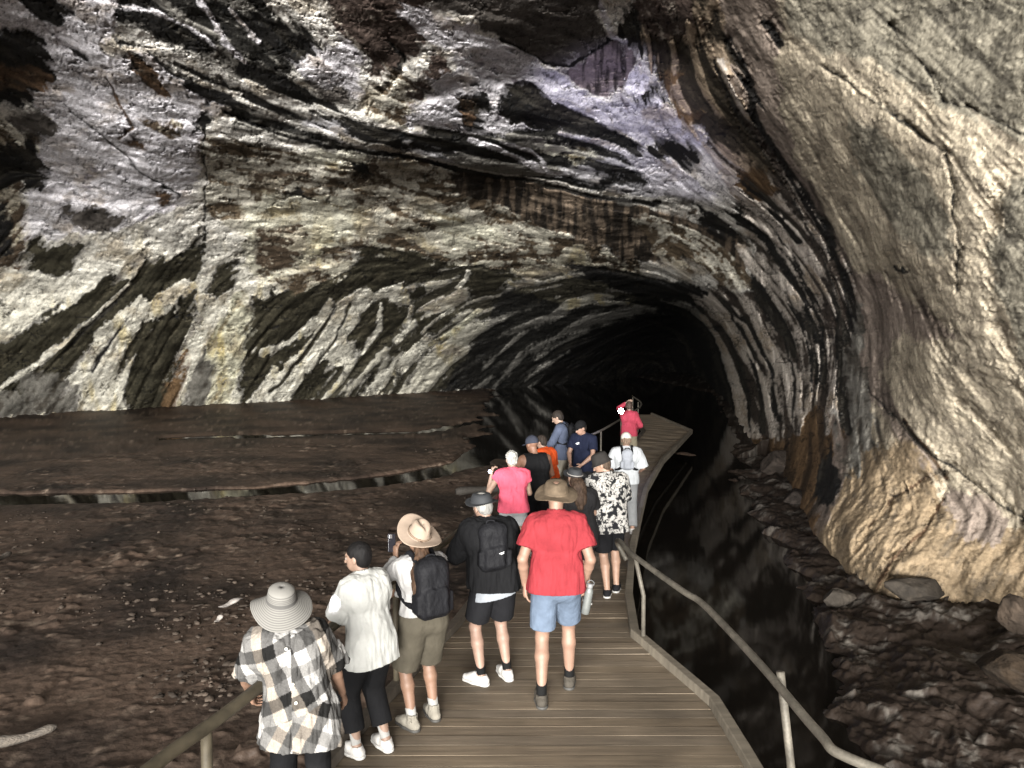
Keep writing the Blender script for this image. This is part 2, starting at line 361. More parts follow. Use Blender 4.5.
ST = [  # strokes: class, half width, polyline
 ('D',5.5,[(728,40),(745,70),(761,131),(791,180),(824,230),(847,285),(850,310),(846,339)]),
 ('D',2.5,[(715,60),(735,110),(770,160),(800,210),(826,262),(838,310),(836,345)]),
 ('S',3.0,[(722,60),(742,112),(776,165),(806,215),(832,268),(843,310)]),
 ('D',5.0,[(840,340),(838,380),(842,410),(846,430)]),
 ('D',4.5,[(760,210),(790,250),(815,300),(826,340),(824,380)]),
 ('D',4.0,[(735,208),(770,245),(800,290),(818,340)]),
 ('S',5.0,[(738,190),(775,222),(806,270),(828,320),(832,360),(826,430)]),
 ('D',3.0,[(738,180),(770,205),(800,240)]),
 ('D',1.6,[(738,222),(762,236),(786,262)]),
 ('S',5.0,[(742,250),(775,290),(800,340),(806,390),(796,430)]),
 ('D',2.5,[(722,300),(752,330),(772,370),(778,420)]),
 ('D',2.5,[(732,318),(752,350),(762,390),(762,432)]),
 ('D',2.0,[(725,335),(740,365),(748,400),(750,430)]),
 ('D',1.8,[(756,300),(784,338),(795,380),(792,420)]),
 ('L',3.0,[(440,94),(470,86),(500,84),(520,78)]),
 ('W',2.2,[(118,30),(160,48),(200,62),(240,80),(300,104),(350,118),(420,130)]),
 ('L',3.2,[(60,26),(90,32),(112,20),(118,-20)]),
 ('L',2.4,[(200,0),(218,30),(232,50),(246,62)]),
 ('L',2.0,[(232,10),(250,34),(258,42)]),
 ('L',2.0,[(115,6),(150,12),(190,26),(215,48)]),
 ('W',1.8,[(160,60),(200,82),(240,94)]),
 ('W',2.2,[(236,98),(290,122),(350,140),(400,152),(450,164),(520,178),(600,194),(680,200)]),
 ('D',2.2,[(225,112),(280,134),(340,148),(400,156),(452,167),(520,181),(600,198),(660,201)]),
 ('L',1.6,[(500,142),(530,150),(550,170),(590,176)]),
 ('L',2.0,[(470,140),(520,160),(560,172)]),
 ('L',2.0,[(560,134),(600,142),(624,152),(640,170)]),
 ('D',1.8,[(500,38),(545,62),(570,66),(612,40)]),
 ('L',1.6,[(600,2),(608,24),(614,38),(626,42)]),
 ('W',3.0,[(128,285),(100,310),(60,345),(20,375),(0,390)]),
 ('D',1.6,[(130,290),(100,318),(62,352)]),
 ('W',4.5,[(140,300),(118,318),(98,346),(80,380)]),
 ('W',5.5,[(150,306),(124,326),(108,350),(94,384)]),
 ('W',6.0,[(170,305),(140,322),(118,360),(108,395)]),
 ('D',1.4,[(130,318),(110,340),(92,372)]),
 ('W',3.5,[(200,282),(172,300),(150,312)]),
 ('W',3.0,[(330,300),(318,318),(290,342),(262,352)]),
 ('W',2.0,[(382,306),(378,330),(362,352)]),
 ('W',2.5,[(412,308),(408,328),(398,342)]),
 ('W',2.5,[(470,275),(454,296),(436,306),(424,312)]),
 ('W',1.8,[(452,310),(436,318),(424,332)]),
 ('C',2.0,[(480,310),(462,326),(444,338),(430,344)]),
 ('O',1.6,[(336,306),(320,330),(300,360),(270,392)]),
 ('O',1.4,[(352,304),(334,340),(316,370),(290,398)]),
 ('C',2.0,[(214,410),(228,388),(240,360)]),
 ('D',1.0,[(204,122),(205,180),(206,240)]),
 ('D',1.2,[(70,112),(100,135),(140,170),(180,195)]),
 ('B',1.4,[(105,78),(118,100),(132,128),(120,138)]),
 ('D',1.0,[(824,66),(865,90),(900,120),(945,152),(952,180),(955,210),(957,240),(958,290)]),
 ('D',1.0,[(890,25),(925,65),(945,100),(975,110),(1024,133),(1100,150)]),
 ('B',1.2,[(945,470),(925,478),(890,500),(868,530)]),
 ('B',2.0,[(905,420),(925,445),(946,478)]),
 ('D',1.0,[(868,388),(886,410),(905,430),(925,450),(960,470),(1000,505),(1040,530)]),
 ('B',1.6,[(945,500),(925,530),(890,560),(870,600)]),
 ('D',4.0,[(762,22),(772,30),(780,44)]),
 ('D',2.0,[(896,268),(905,272)]),
]
GR = [([(870,330),(880,400),(872,450),(845,500),(830,540)],.22,12),([(900,440),(885,480),(850,530)],.16,10),([(780,100),(830,190),(866,260),(900,300),(950,330)],.22,13),
      ([(1000,180),(985,260),(1000,340),(1030,400)],.16,14),([(935,340),(960,400),(1010,450)],.18,11),([(880,20),(930,120),(990,220)],.10,12),([(858,330),(862,400),(850,470)],.14,6),([(915,500),(895,540),(880,590)],.12,8),([(980,520),(965,570),(955,620)],.12,9),
      ([(824,66),(865,90),(900,120),(945,152),(952,180),(955,210),(957,240),(958,290)],.16,4),
      ([(890,25),(925,65),(945,100),(975,110),(1024,133),(1100,150)],.16,4),
      ([(868,388),(886,410),(905,430),(925,450),(960,470),(1000,505),(1040,530)],.28,7),
      ([(945,470),(925,478),(890,500),(868,530),(850,560)],.30,8),
      ([(945,478),(940,500),(925,530),(890,560),(870,600)],.20,7),
      ([(762,22),(772,30),(780,44)],.5,9),
      ([(728,40),(745,70),(761,131),(791,180),(824,230),(847,285),(850,310),(846,339),(840,380),(846,430)],.7,8),
      ([(700,20),(718,70),(738,120),(776,165),(806,215),(832,268),(838,310),(826,360)],.5,8),
      ([(735,208),(770,245),(800,290),(818,340),(820,390)],.6,9),
      ([(722,300),(752,330),(772,370),(778,420)],.6,6),
      ([(225,112),(280,134),(340,148),(400,156),(452,167),(520,181),(600,198),(700,206)],.7,5),
      ([(500,38),(545,62),(570,66),(612,40)],.4,6),
      ([(560,262),(620,270),(700,284),(760,310)],.8,8),
      ([(388,36),(404,52),(406,66),(394,80),(360,110)],.5,5)]
MX0, MY0, MW, MH = -120, -120, 1280, 900
yy, xx = np.mgrid[0:MH, 0:MW].astype(np.float32); xx += MX0; yy += MY0
def inpoly(X, Y, P):
    r = np.zeros(X.shape, bool); n = len(P)
    for i in range(n):
        x0, y0 = P[i]; x1, y1 = P[(i + 1) % n]
        if y0 == y1: continue
        c = ((Y >= min(y0, y1)) & (Y < max(y0, y1))) & (X < (x1 - x0) * (Y - y0) / (y1 - y0) + x0)
        r ^= c
    return r
def distpoly(X, Y, P):
    d = np.full(X.shape, 1e9, np.float32)
    for (x0, y0), (x1, y1) in zip(P[:-1], P[1:]):
        L = (x1 - x0) ** 2 + (y1 - y0) ** 2
        t = np.clip(((X - x0) * (x1 - x0) + (Y - y0) * (y1 - y0)) / L, 0, 1)
        d = np.minimum(d, np.hypot(X - x0 - t * (x1 - x0), Y - y0 - t * (y1 - y0)))
    return d
fx = xx.ravel(); fy = yy.ravel()
# direction field of the rock fabric
DF = [(50,50,35),(150,50,30),(250,80,30),(350,60,45),(450,50,30),(550,40,10),(600,120,32),(680,170,40),(300,130,18),(450,150,14),
 (560,170,14),(650,190,22),(100,150,35),(50,230,-50),(150,230,-42),(80,330,-40),(180,330,-62),(150,400,-72),(280,350,-50),(380,340,-48),
 (440,340,-42),(500,310,-30),(560,290,-15),(620,285,8),(680,290,25),(720,320,55),(740,370,78),(760,420,82),(750,270,42),(780,330,60),
 (800,400,88),(745,190,40),(800,250,56),(840,350,92),(840,220,60),(710,80,65),(770,100,60),(900,100,45),(900,300,70),(980,300,62),
 (1000,100,35),(900,430,50),(900,550,-55),(850,520,-52),(980,560,-58),(350,220,12),(300,250,5),(450,230,18),(600,240,22),(960,470,45),
 (-60,0,30),(-60,400,-50),(1080,400,60),(550,350,-35),(700,0,60),(620,70,80),(430,320,-40),(330,300,-50),(870,450,70)]
DF = np.array(DF, float)
dd = np.sqrt(((DF[:, None, :2] - DF[None, :, :2]) ** 2).sum(-1) + 400) / 500
cs = np.linalg.solve(dd, np.stack([np.cos(2 * np.radians(DF[:, 2])), np.sin(2 * np.radians(DF[:, 2]))], 1))
gy, gx = np.mgrid[0:MH:8, 0:MW:8].astype(np.float32); gs = gx.shape
gp = np.stack([gx.ravel() + MX0, gy.ravel() + MY0], 1)
g2 = (np.sqrt(((gp[:, None, :] - DF[None, :, :2]) ** 2).sum(-1) + 400) / 500) @ cs
ang = 0.5 * np.arctan2(g2[:, 1], g2[:, 0]).reshape(gs)
def up(a):  # nearest x8 upsample, then blur
    b = np.kron(a, np.ones((8, 8)))[:MH, :MW]
    return b
c2 = up(np.cos(2 * ang)); s2 = up(np.sin(2 * ang))
def blur(a, k):
    for ax in (0, 1):
        c = np.cumsum(np.pad(a, [(k + 1, k) if i == ax else (0, 0) for i in (0, 1)], mode='edge'), axis=ax, dtype=np.float64)
        a = (np.take(c, range(2 * k + 1, c.shape[ax]), ax) - np.take(c, range(0, c.shape[ax] - 2 * k - 1), ax)) / (2 * k + 1)
    return a
c2 = blur(c2, 8); s2 = blur(s2, 8)
wig = (fbm(pad2(fx / 70, fy / 70, 3.3), 3)).reshape(MH, MW) * 0.9
ang = 0.5 * np.arctan2(s2, c2) + wig * 0.55
vx = np.cos(ang); vy = np.sin(ang)
def samp(a, X, Y):
    X = np.clip(X - MX0, 0, MW - 1.001); Y = np.clip(Y - MY0, 0, MH - 1.001)
    i = X.astype(int); j = Y.astype(int); u = X - i; v = Y - j
    return (a[j, i] * (1 - u) + a[j, i + 1] * u) * (1 - v) + (a[j + 1, i] * (1 - u) + a[j + 1, i + 1] * u) * v
def lic(src, L, step=1.5):
    acc = src.copy(); n = 1
    for sgn in (1, -1):
        X = xx.copy(); Y = yy.copy()
        lx = vx * sgn; ly = vy * sgn
        for k in range(L):
            i = np.clip((X - MX0).astype(int), 0, MW - 1); j = np.clip((Y - MY0).astype(int), 0, MH - 1)
            dx = vx[j, i]; dy = vy[j, i]
            s = np.where(dx * lx + dy * ly < 0, -1, 1)
            dx = dx * s; dy = dy * s; lx = dx; ly = dy
            X += dx * step; Y += dy * step
            i = np.clip((X - MX0).astype(int), 0, MW - 1); j = np.clip((Y - MY0).astype(int), 0, MH - 1)
            acc += src[j, i]; n += 1
    a = acc / n
    return (a - a.mean()) / (a.std() + 1e-6)
N1 = fbm(pad2(fx / 12, fy / 16, 1.1), 2).reshape(MH, MW)
N2 = fbm(pad2(fx / 4.5, fy / 6, 5.1), 2).reshape(MH, MW)
LA = lic(N1, 40); LB = lic(N2, 22); LCc = (0.30 * LA + 0.14 * LB)
fine = fbm(pad2(fx / 5, fy / 5, 9.1), 3).reshape(MH, MW)
FB = (fbm(pad2(fx / 26, fy / 22, 2.1), 6, .8)).reshape(MH, MW) * 1.0 + 0.10 * LB + .06 * LA
VB = fbm(pad2(fx / 6, fy / 40, 4.1), 4, .6).reshape(MH, MW)
# class map (rasterised at double resolution)
keys = list(CL); y2, x2 = np.mgrid[0:MH * 2, 0:MW * 2].astype(np.float32); x2 = x2 / 2 + MX0; y2 = y2 / 2 + MY0
cm = np.zeros((MH * 2, MW * 2), np.uint8)
for c, P in PG:
    ax, ay = zip(*P)
    i0, i1 = [int(np.clip((v - MX0) * 2, 0, MW * 2)) for v in (min(ax) - 1, max(ax) + 1)]
    j0, j1 = [int(np.clip((v - MY0) * 2, 0, MH * 2)) for v in (min(ay) - 1, max(ay) + 1)]
    sub = cm[j0:j1, i0:i1]; sub[inpoly(x2[j0:j1, i0:i1], y2[j0:j1, i0:i1], P)] = keys.index(c)
# ragged look-up: displace along and across the fabric
wx = fbm(pad2(fx / 26, fy / 26, 7.7), 5, .75).reshape(MH, MW) * 11 + (LB * 1.8) * vx - LA * 3.2 * vy
wy = fbm(pad2(fx / 26, fy / 26, 8.8), 5, .75).reshape(MH, MW) * 11 + (LB * 1.8) * vy + LA * 3.2 * vx
vx_s = blur(np.where(vx < 0, -vx, vx), 2); vy_s = blur(np.where(vx < 0, -vy, vy), 2)
def rock_at(X, Y):
    """albedo, relief and groove depth of the rock at the traced map position"""
    def fold(v, lo, hi):   # mirror the pattern beyond the traced area
        t = np.mod(v - lo, 2 * (hi - lo)); return lo + np.where(t > hi - lo, 2 * (hi - lo) - t, t)
    X = fold(X, MX0 + 2., MX0 + MW - 4.); Y = fold(Y, MY0 + 2., MY0 + MH - 4.)
    la, lb, fb, vb, WX, WY = [samp(m, X, Y) for m in (LA, LB, FB, VB, wx, wy)]
    fn = fbm(pad2(X / 4, Y / 4, 9.1), 3, .7); fn2 = fbm(pad2(X / 1.7, Y / 1.7, 19.1), 2)
    jit = fbm(pad2(X / 5, Y / 5, 29.1), 2)
    u = X + WX + jit * 2.4; v = Y + WY - fn * 2.0
    FX, FY = samp(vx_s, X, Y), samp(vy_s, X, Y)
    su = X + WX * .35; sv = Y + WY * .35
    hit = []
    for c, hw, P in ST:
        ax, ay = zip(*P)
        k = np.nonzero((su > min(ax) - 16) & (su < max(ax) + 16) & (sv > min(ay) - 16) & (sv < max(ay) + 16))[0]
        hit.append((keys.index(c), hw, k, distpoly(su[k], sv[k], P)))
    lic_ = .30 * la + .14 * lb; acc = np.zeros((len(X), 3), np.float32); votes = []
    offs = (-9.0, -4.0, -1.2, 1.2, 4.0, 9.0)
    for n_o, off in enumerate(offs):     # feathered along the fabric of the rock, crisp across it
        o_ = off * (.35 + .9 * np.clip(lb * .5 + fn, -.3, 1.5)); nx = off * .16
        i = np.clip(((u + FX * o_ - FY * nx - MX0) * 2).astype(int), 0, MW * 2 - 1); j = np.clip(((v + FY * o_ + FX * nx - MY0) * 2).astype(int), 0, MH * 2 - 1)
        cls = cm[j, i].astype(np.int16)
        for ci, hw, k, d in hit:
            cls[k[d < hw * (1 + .35 * lb[k] + .5 * fn[k]) + off * .09]] = ci
        votes.append(cls)
        for k, c in enumerate(keys):
            A, B, th, so, kd = CL[c]
            q_ = np.nonzero(cls == k)[0]
            m = smooth({'f': fb, 'l': lic_, 'v': vb}[kd][q_] + fn[q_] * .14, th - so, th + so)[:, None]
            acc[q_] += np.array(A, np.float32) * (1 - m) + np.array(B, np.float32) * m
    col = acc / len(offs); cls = votes[2]
    # grey brown stains and thin dark veins that run with the fabric
    white_ = smooth(col.mean(1), .2, .45)[:, None]
    st1 = smooth(fbm(pad2(X / 48 + WX * .03, Y / 34, 61.5), 5, .65), -.02, .34)[:, None]
    col = col * (1 - white_ * st1 * np.array([.36, .41, .48]))
    vein = smooth(-np.abs(la * .5 + fn * .9 + lb * .25), -.16, -.02)[:, None]
    col = col * (1 - white_ * vein * .42)
    lm = (col.mean(1, keepdims=True) > .3)
    green = (smooth(Y, 170, 330) * (X < 640))[:, None]
    seep = smooth(fbm(pad2(X / 22, Y / 60, 12.5), 4), .12, .4)[:, None]
    col = np.where(lm, col * (1 - green * np.array([.02, .02, .09])), col)
    col = np.where(lm, col * (1 - seep * green * np.array([.10, .18, .40])), col)
    rw = np.isin(cls, [keys.index(k) for k in 'YZTQA'])
    ck = np.abs(fbm(pad2(X / 30 + WX * .05, Y / 22, 15.5), 3)); crack = smooth(-ck, -.030, -.006) * smooth(fb, -.35, .05)
    ck2 = np.abs(fbm(pad2(X / 13, Y / 9 + WY * .05, 25.5), 3)); crack2 = smooth(-ck2, -.05, -.005) * smooth(vb, -.15, .2)
    col *= (1 - (.66 - .3 * rw) * crack)[:, None]; col *= (1 - (.5 - .25 * rw) * crack2)[:, None]
    # speckle of black lichen-like spots and grain
    sp = smooth(fbm(pad2(X / 7, Y / 5, 45.5), 3, .7), .22, .34) * smooth(fb, -.3, .25)
    col *= (1 - (.65 - .35 * rw) * sp)[:, None]
    col *= (1 + .34 * fn + .22 * fn2)[:, None]
    dark = 1 - smooth(col.mean(1), .05, .3)
    onS = np.isin(cls, [keys.index(k) for k in 'SR'])
    crk = fbm(pad2(X / 15 + WX * .06, Y / 12 + WY * .06, 55.5), 4, .6, ridged=True); lite = np.isin(cls, [keys.index(k) for k in 'WLMCNHG'])
    rel = (.0022 * la + .0012 * lb) * (1 - .75 * rw) * (1 - .55 * lite) - lite * .0040 * crk + .0012 * dark * (1 - rw) + .004 * (crack + .6 * crack2) * (1 - .5 * rw) + onS * .0045 * la
    gr = np.zeros(len(X), np.float32)
    for P, amt, wd in GR:
        ax, ay = zip(*P)
        k = np.nonzero((su > min(ax) - 25) & (su < max(ax) + 25) & (sv > min(ay) - 25) & (sv < max(ay) + 25))[0]
        gr[k] += amt * .6 * np.exp(-(distpoly(su[k] + 5 * fn[k], sv[k], P) / (wd * .7)) ** 2) * np.clip(.55 + 1.6 * fb[k], 0, 1.3)
    return np.clip(col, .01, .85), rel, gr

# ------------------------------------------------------------------ angular grid of the shell
def steps(a, b, s): return np.arange(a, b, s)
az = np.concatenate([steps(-180, -60, 3), steps(-60, -39, .6), steps(-39, 39, .068), steps(39, 60, .5), steps(60, 181, 3)])
el = np.concatenate([steps(-34, -24, .5), steps(-24, 28.5, .068), steps(28.5, 45, .5), steps(45, 91, 3)])
el = np.minimum(el, 89.9)
EL, AZ = np.meshgrid(np.radians(el), np.radians(az), indexing='ij')
U = np.stack([np.sin(AZ) * np.cos(EL), np.cos(AZ) * np.cos(EL), np.sin(EL)], -1).reshape(-1, 3)
R = shell_R(U)
px, py = px_from_dirs(U)
infr = (U[:, 1] > .3)
P = U * R[:, None]
big = fbm(P * 0.22, 3) * 1.1 + fbm(P * 0.45, 2, ridged=True) * 0.22 + fbm(P * .9, 2) * .22
near = smooth(-R, -20, -9)
ROCKN = near * fbm(P * 2.2, 4, .55, ridged=True) + (1 - near) * fbm(P * .9 + 3, 3, .5) * 1.2
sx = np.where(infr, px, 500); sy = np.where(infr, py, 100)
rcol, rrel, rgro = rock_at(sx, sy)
disp = big * np.clip(R / 25, .3, 1) + ROCKN * (0.035 + 0.05 * (1 - near)) + rrel * R + rgro
# horizontal ripples / flow ribs of the nearby right wall
rib = fbm(np.stack([P[:, 0] * 1.2, P[:, 1] * 1.2, P[:, 2] * 3.2], 1) + 40, 4, .55, ridged=True)
disp += near * rib * 0.10
flatn = fbm(P * np.array([6.5, 6.5, 9]), 4, .6, ridged=True)
disp += near * flatn * .017 + near * fbm(P * .55 + 60, 3) * .14
disp += near * smooth(U[:, 2], 0.05, -0.25) * fbm(np.stack([P[:, 1] * 2.2 + P[:, 2] * .8, P[:, 0] * 2.2, P[:, 2] * .5], 1), 3, .5, ridged=True) * 0.16
R2 = R + disp
P = U * R2[:, None]; P[:, 2] += CAMZ
ncol = len(az); nrow = len(el)
I = np.arange(nrow * ncol).reshape(nrow, ncol)
q = np.stack([I[:-1, :-1], I[1:, :-1], I[1:, 1:], I[:-1, 1:]], -1)
azc = az[:-1][None, :] + 0 * el[:-1][:, None]; elc = el[:-1][:, None] + 0 * az[:-1][None, :]
mouth = (np.abs(azc) > 104) & (elc < 42)
q = q[~mouth].reshape(-1, 4)
rock = attr_mat('cave_rock', rough=.88, spec=.12)
vary(rock, 3.0, .22, detail=8); vary(rock, 22, .16, detail=4)
add_bump(rock, 2.2, .55, .12, 9); add_bump(rock, 14, .45, .03, 6)
shell = mesh_obj('cave_wall', P, q, rock)
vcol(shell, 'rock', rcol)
tag(shell, 'rock walls and roof of the cave, banded white, grey and dark brown', 'cave', kind='structure')

# ================================================================== GROUND
DECK_L = [(-1.75,-2.0),(-1.75,3.4),(-1.52,3.97),(-1.10,5.68),(-0.55,7.6),(-.25,9.0),(.12,11.0),(.80,14.2),(1.25,15.3),(2.1,17.3),(3.35,20.5),(4.9,26.0),(5.5,33.0),(5.8,40)]
DECK_R = [(1.67,-2.0),(1.67,5.1),(1.66,5.85),(1.24,7.3),(1.37,8.5),(1.75,10.5),(2.28,12.8),(2.85,15.2),(4.0,19.0),(5.1,22.0),(6.55,26.0),(6.45,33.0),(6.4,40)]
def interp(pts, y):
    a = np.array(pts); return np.interp(y, a[:, 1], a[:, 0])
WATER_Z = -0.665
rr = np.concatenate([np.linspace(.5, 4.6, 12), np.exp(np.linspace(math.log(4.7), math.log(28), 620)), np.exp(np.linspace(math.log(28.2), math.log(110), 60))])
ga = np.radians(np.concatenate([steps(-180, -42, 4), steps(-42, 42, .1), steps(42, 181, 4)]))
RR, GA = np.meshgrid(rr, ga, indexing='ij')
gxw = (RR * np.sin(GA)).ravel(); gyw = (RR * np.cos(GA)).ravel()
gp2 = pad2(gxw, gyw, 0.0)
qx = np.array([at_z(a, b, -.6)[0] for a, b in [(-60,498),(70,497),(150,495),(250,490),(340,484),(420,474),(470,462),(500,440)]])
qy = np.array([at_z(a, b, -.6)[1] for a, b in [(-60,498),(70,497),(150,495),(250,490),(340,484),(420,474),(470,462),(500,440)]])
dpool = distpoly(gxw, gyw, list(zip(qx, qy)))
d2 = distpoly(gxw, gyw, [tuple(at_z(a, b, -.6)[:2]) for a, b in [(165,437),(300,434),(430,430),(480,420)]])
d3 = distpoly(gxw, gyw, [tuple(at_z(a, b, -.6)[:2]) for a, b in [(395,529),(430,526)]])
nz1 = fbm(gp2 * .5, 4)
h = -0.60 + nz1 * .035
# foot-trodden mud: many small lumps and prints
lump = fbm(np.stack([gxw * 2.4, gyw * 1.7, 0 * gxw], 1) + 5, 3, .5)
prints = smooth(fbm(np.stack([gxw * 3.2, gyw * 4.5, 0 * gxw], 1) + 9, 2), .16, .42)
patchy = smooth(fbm(gp2 * .35 + 3, 2), -.25, .25)
nearm = smooth(-gyw, -17, -6)
h += lump * .045 * (0.4 + patchy) + prints * .05 * patchy * (.25 + nearm) + fbm(gp2 * 9, 3) * .012
h -= smooth(-dpool + nz1 * .5, -.85, -.45) * .30
h -= smooth(-d2 + nz1 * .5, -.5, -.1) * .24
h -= smooth(-d3 + nz1 * .15, -.2, -.0) * .24
# dark water right of the boardwalk and under it, and beyond x>480 on the far side
dl = interp(DECK_L, gyw); dr = interp(DECK_R, gyw)
farw = smooth(gxw - (-0.95 - 0.012 * gyw) + nz1 * 2.5, -.3, .6) * smooth(gyw + nz1 * 9, 21, 27)
h -= farw * .5
mid = smooth(gxw - (dl + .25), -.1, .5) * (gyw < 24)
h -= mid * .5
# rocky bank at the foot of the right wall
bank_e = np.interp(gyw, [2,5.5,7,8.5,10,12,14.5,18,24,30,60], [3.0,2.9,3.05,3.6,4.1,4.55,5.0,5.6,7.4,9.2,17.0])
bd = gxw - bank_e + fbm(gp2 * .8 + 11, 4) * .9
rise = np.clip(bd, 0, 4)
_rw = gp2 + .35 * np.stack([fbm(gp2 * 1.2 + 81, 3), fbm(gp2 * 1.2 + 91, 3), 0 * gxw], 1)
rocky = fbm(_rw * np.array([.9, .55, 1]) + 21, 6, .6, ridged=True)
onbank = smooth(bd, -.3, .4)
h += onbank * (.36 + rise * .13 + (rocky) * .20 + fbm(_rw * 5, 4, .65) * .05)
# shallow shoals in the dark water
shoal = smooth(fbm(gp2 * .9 + 31, 4), .22, .5) * smooth(gxw - dr, .4, 1.2) * (1 - onbank)
h += shoal * .33
# sediment and fallen rubble banked against the foot of the far wall
_i = int(np.argmin(np.abs(el + 4.6))); Rf = np.interp(np.degrees(GA).ravel(), az, (R2.reshape(nrow, ncol)[_i] * math.cos(math.radians(4.6))))
toe = smooth(np.hypot(gxw, gyw) - Rf, -5.0, .3) * (gxw < 2)
h += toe * (.10 + .28 * np.clip(fbm(gp2 * .55 + 41, 4, .6) + .1, 0, 1) + .12 * fbm(gp2 * 2.0 + 43, 3, .6, ridged=True))
h = np.where((gyw < 3) & (np.abs(gxw) < 30), np.minimum(h, -.5), h)
gn = len(ga); GI = np.arange(len(rr) * gn).reshape(len(rr), gn)
gq = np.stack([GI[:-1, :-1], GI[:-1, 1:], GI[1:, 1:], GI[1:, :-1]], -1).reshape(-1, 4)
mudc = np.array([.054, .037, .027]); mudl = np.array([.125, .096, .073]); mudd = np.array([.014, .010, .008])
t = smooth(fbm(gp2 * .45 + 51, 4), -.3, .4)[:, None]
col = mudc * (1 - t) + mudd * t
t2 = (smooth(fbm(gp2 * 3.3 + 61, 4, .6), .12, .45) * (.3 + .7 * patchy))[:, None]
col = col * (1 - t2) + mudl * t2
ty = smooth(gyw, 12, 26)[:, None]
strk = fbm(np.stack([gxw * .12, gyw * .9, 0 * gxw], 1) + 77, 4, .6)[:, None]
col = col * (1 + ty * (.75 + 1.4 * strk))  # streaks, and far mud lightened in colour to offset the grazing light
pale = np.array([.085, .076, .066]); bk = np.array([.017, .012, .009])
tb = smooth(fbm(gp2 * 1.6 + 71, 6, .75), .05, .28)[:, None]
bc = bk * (1 - tb) + pale * tb
ob = np.maximum(onbank, shoal)[:, None]
col = col * (1 - ob) + bc * ob
mud = attr_mat('wet_mud', rough=.62, spec=.18)
vary(mud, 12, .3, detail=6); add_bump(mud, 9, .5, .03, 6); add_bump(mud, 40, .4, .012, 4)
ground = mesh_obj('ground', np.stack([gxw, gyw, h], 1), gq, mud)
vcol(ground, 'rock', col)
tag(ground, 'trodden dark mud floor of the cave with a rocky bank', 'ground', kind='structure')
# water sheet
wat = principled('still_water', (.006, .005, .004), .05, spec=.17)
add_bump(wat, 1.3, .06, .02, 2)
water = mesh_obj('water', [(-60,-20,WATER_Z),(45,-20,WATER_Z),(45,140,WATER_Z),(-60,140,WATER_Z)], [(0,1,2,3)], wat, smooth=False)
tag(water, 'still black water lying on the cave floor', 'water', kind='structure')
# ================================================================== BOARDWALK
rnd = random.Random(4)
def quads_box(V, Fc, c8):
    b = len(V); V += c8
    for f in ((0,3,2,1),(4,5,6,7),(0,1,5,4),(1,2,6,5),(2,3,7,6),(3,0,4,7)): Fc.append(tuple(b + i for i in f))
wood = attr_mat('weathered_timber', rough=.72, spec=.25)
vary(wood, 5, .22, detail=7, stretch=(.35, 5, 1)); vary(wood, 1.3, .30, detail=5)
add_bump(wood, 7, .2, .010, 6, stretch=(.3, 5, 1)); add_bump(wood, 60, .2, .004, 3)
V, Fc, CC = [], [], []
y = -1.9; pl = .135
while y < 32.9:
    g = .0035; y0, y1 = y + g, y + pl - g
    xl0, xl1, xr0, xr1 = [float(interp(D, t)) for D, t in ((DECK_L, y0), (DECK_L, y1), (DECK_R, y0), (DECK_R, y1))]
    jl = rnd.uniform(-.006, .006); z = rnd.uniform(-.001, .001); tl = rnd.uniform(-.002, .002)
    # gentle sag / cup: split each board along its length
    n = 8
    for k in range(n):
        a, b = k / n, (k + 1) / n
        za, zb = z + tl * (2 * a - 1) + .0015 * math.sin(9 * a + y * 7), z + tl * (2 * b - 1) + .0015 * math.sin(9 * b + y * 7)
        A0, A1, B0, B1 = xl0 + (xr0 - xl0) * a, xl1 + (xr1 - xl1) * a, xl0 + (xr0 - xl0) * b, xl1 + (xr1 - xl1) * b
        base = len(V)
        V += [(A0,y0,za-.035),(B0,y0,zb-.035),(B1,y1,zb-.035),(A1,y1,za-.035),(A0,y0,za),(B0,y0,zb),(B1,y1,zb),(A1,y1,za)]
        for f in ((0,3,2,1),(4,5,6,7),(0,1,5,4),(2,3,7,6)): Fc.append(tuple(base + i for i in f))
        if k == 0: Fc.append((base+3, base, base+4, base+7))
        if k == n - 1: Fc.append((base+1, base+2, base+6, base+5))
    t = rnd.uniform(.72, 1.28); w2 = rnd.uniform(-.006, .006)
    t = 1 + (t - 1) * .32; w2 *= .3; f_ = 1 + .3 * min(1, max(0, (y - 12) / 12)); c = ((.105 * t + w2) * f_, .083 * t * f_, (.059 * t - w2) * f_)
    CC += [c] * (8 * n)
    y += pl
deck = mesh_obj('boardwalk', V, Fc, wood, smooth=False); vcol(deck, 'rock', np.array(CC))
tag(deck, 'grey brown timber boardwalk of narrow cross planks', 'boardwalk', kind='structure')
def strip(name, pts, wdt, z0, z1, mat, parent, col, side=0):
    """a rectangular timber that follows a polyline; side shifts it sideways"""
    V, Fc = [], []
    P = [Vector((p[0], p[1], 0)) for p in pts]
    rings = []
    for i, p in enumerate(P):
        d = (P[min(i + 1, len(P) - 1)] - P[max(i - 1, 0)]).normalized(); n = Vector((d.y, -d.x, 0))
        c = p + n * side
        rings.append([c - n * wdt / 2, c + n * wdt / 2])
    for a, b in rings:
        V += [(a.x, a.y, z0), (b.x, b.y, z0), (b.x, b.y, z1 - .006), (b.x - (b.x - a.x) * .1, b.y - (b.y - a.y) * .1, z1), (a.x + (b.x - a.x) * .1, a.y + (b.y - a.y) * .1, z1), (a.x, a.y, z1 - .006)]
    m = 6
    for i in range(len(rings) - 1):
        for k in range(m): Fc.append((i * m + k, (i + 1) * m + k, (i + 1) * m + (k + 1) % m, i * m + (k + 1) % m))
    Fc.append(tuple(range(m))); Fc.append(tuple((len(rings) - 1) * m + k for k in reversed(range(m))))
    o = mesh_obj(name, V, Fc, mat, parent, smooth=False); vcol(o, 'rock', np.tile(np.array(col), (len(V), 1)))
    return o
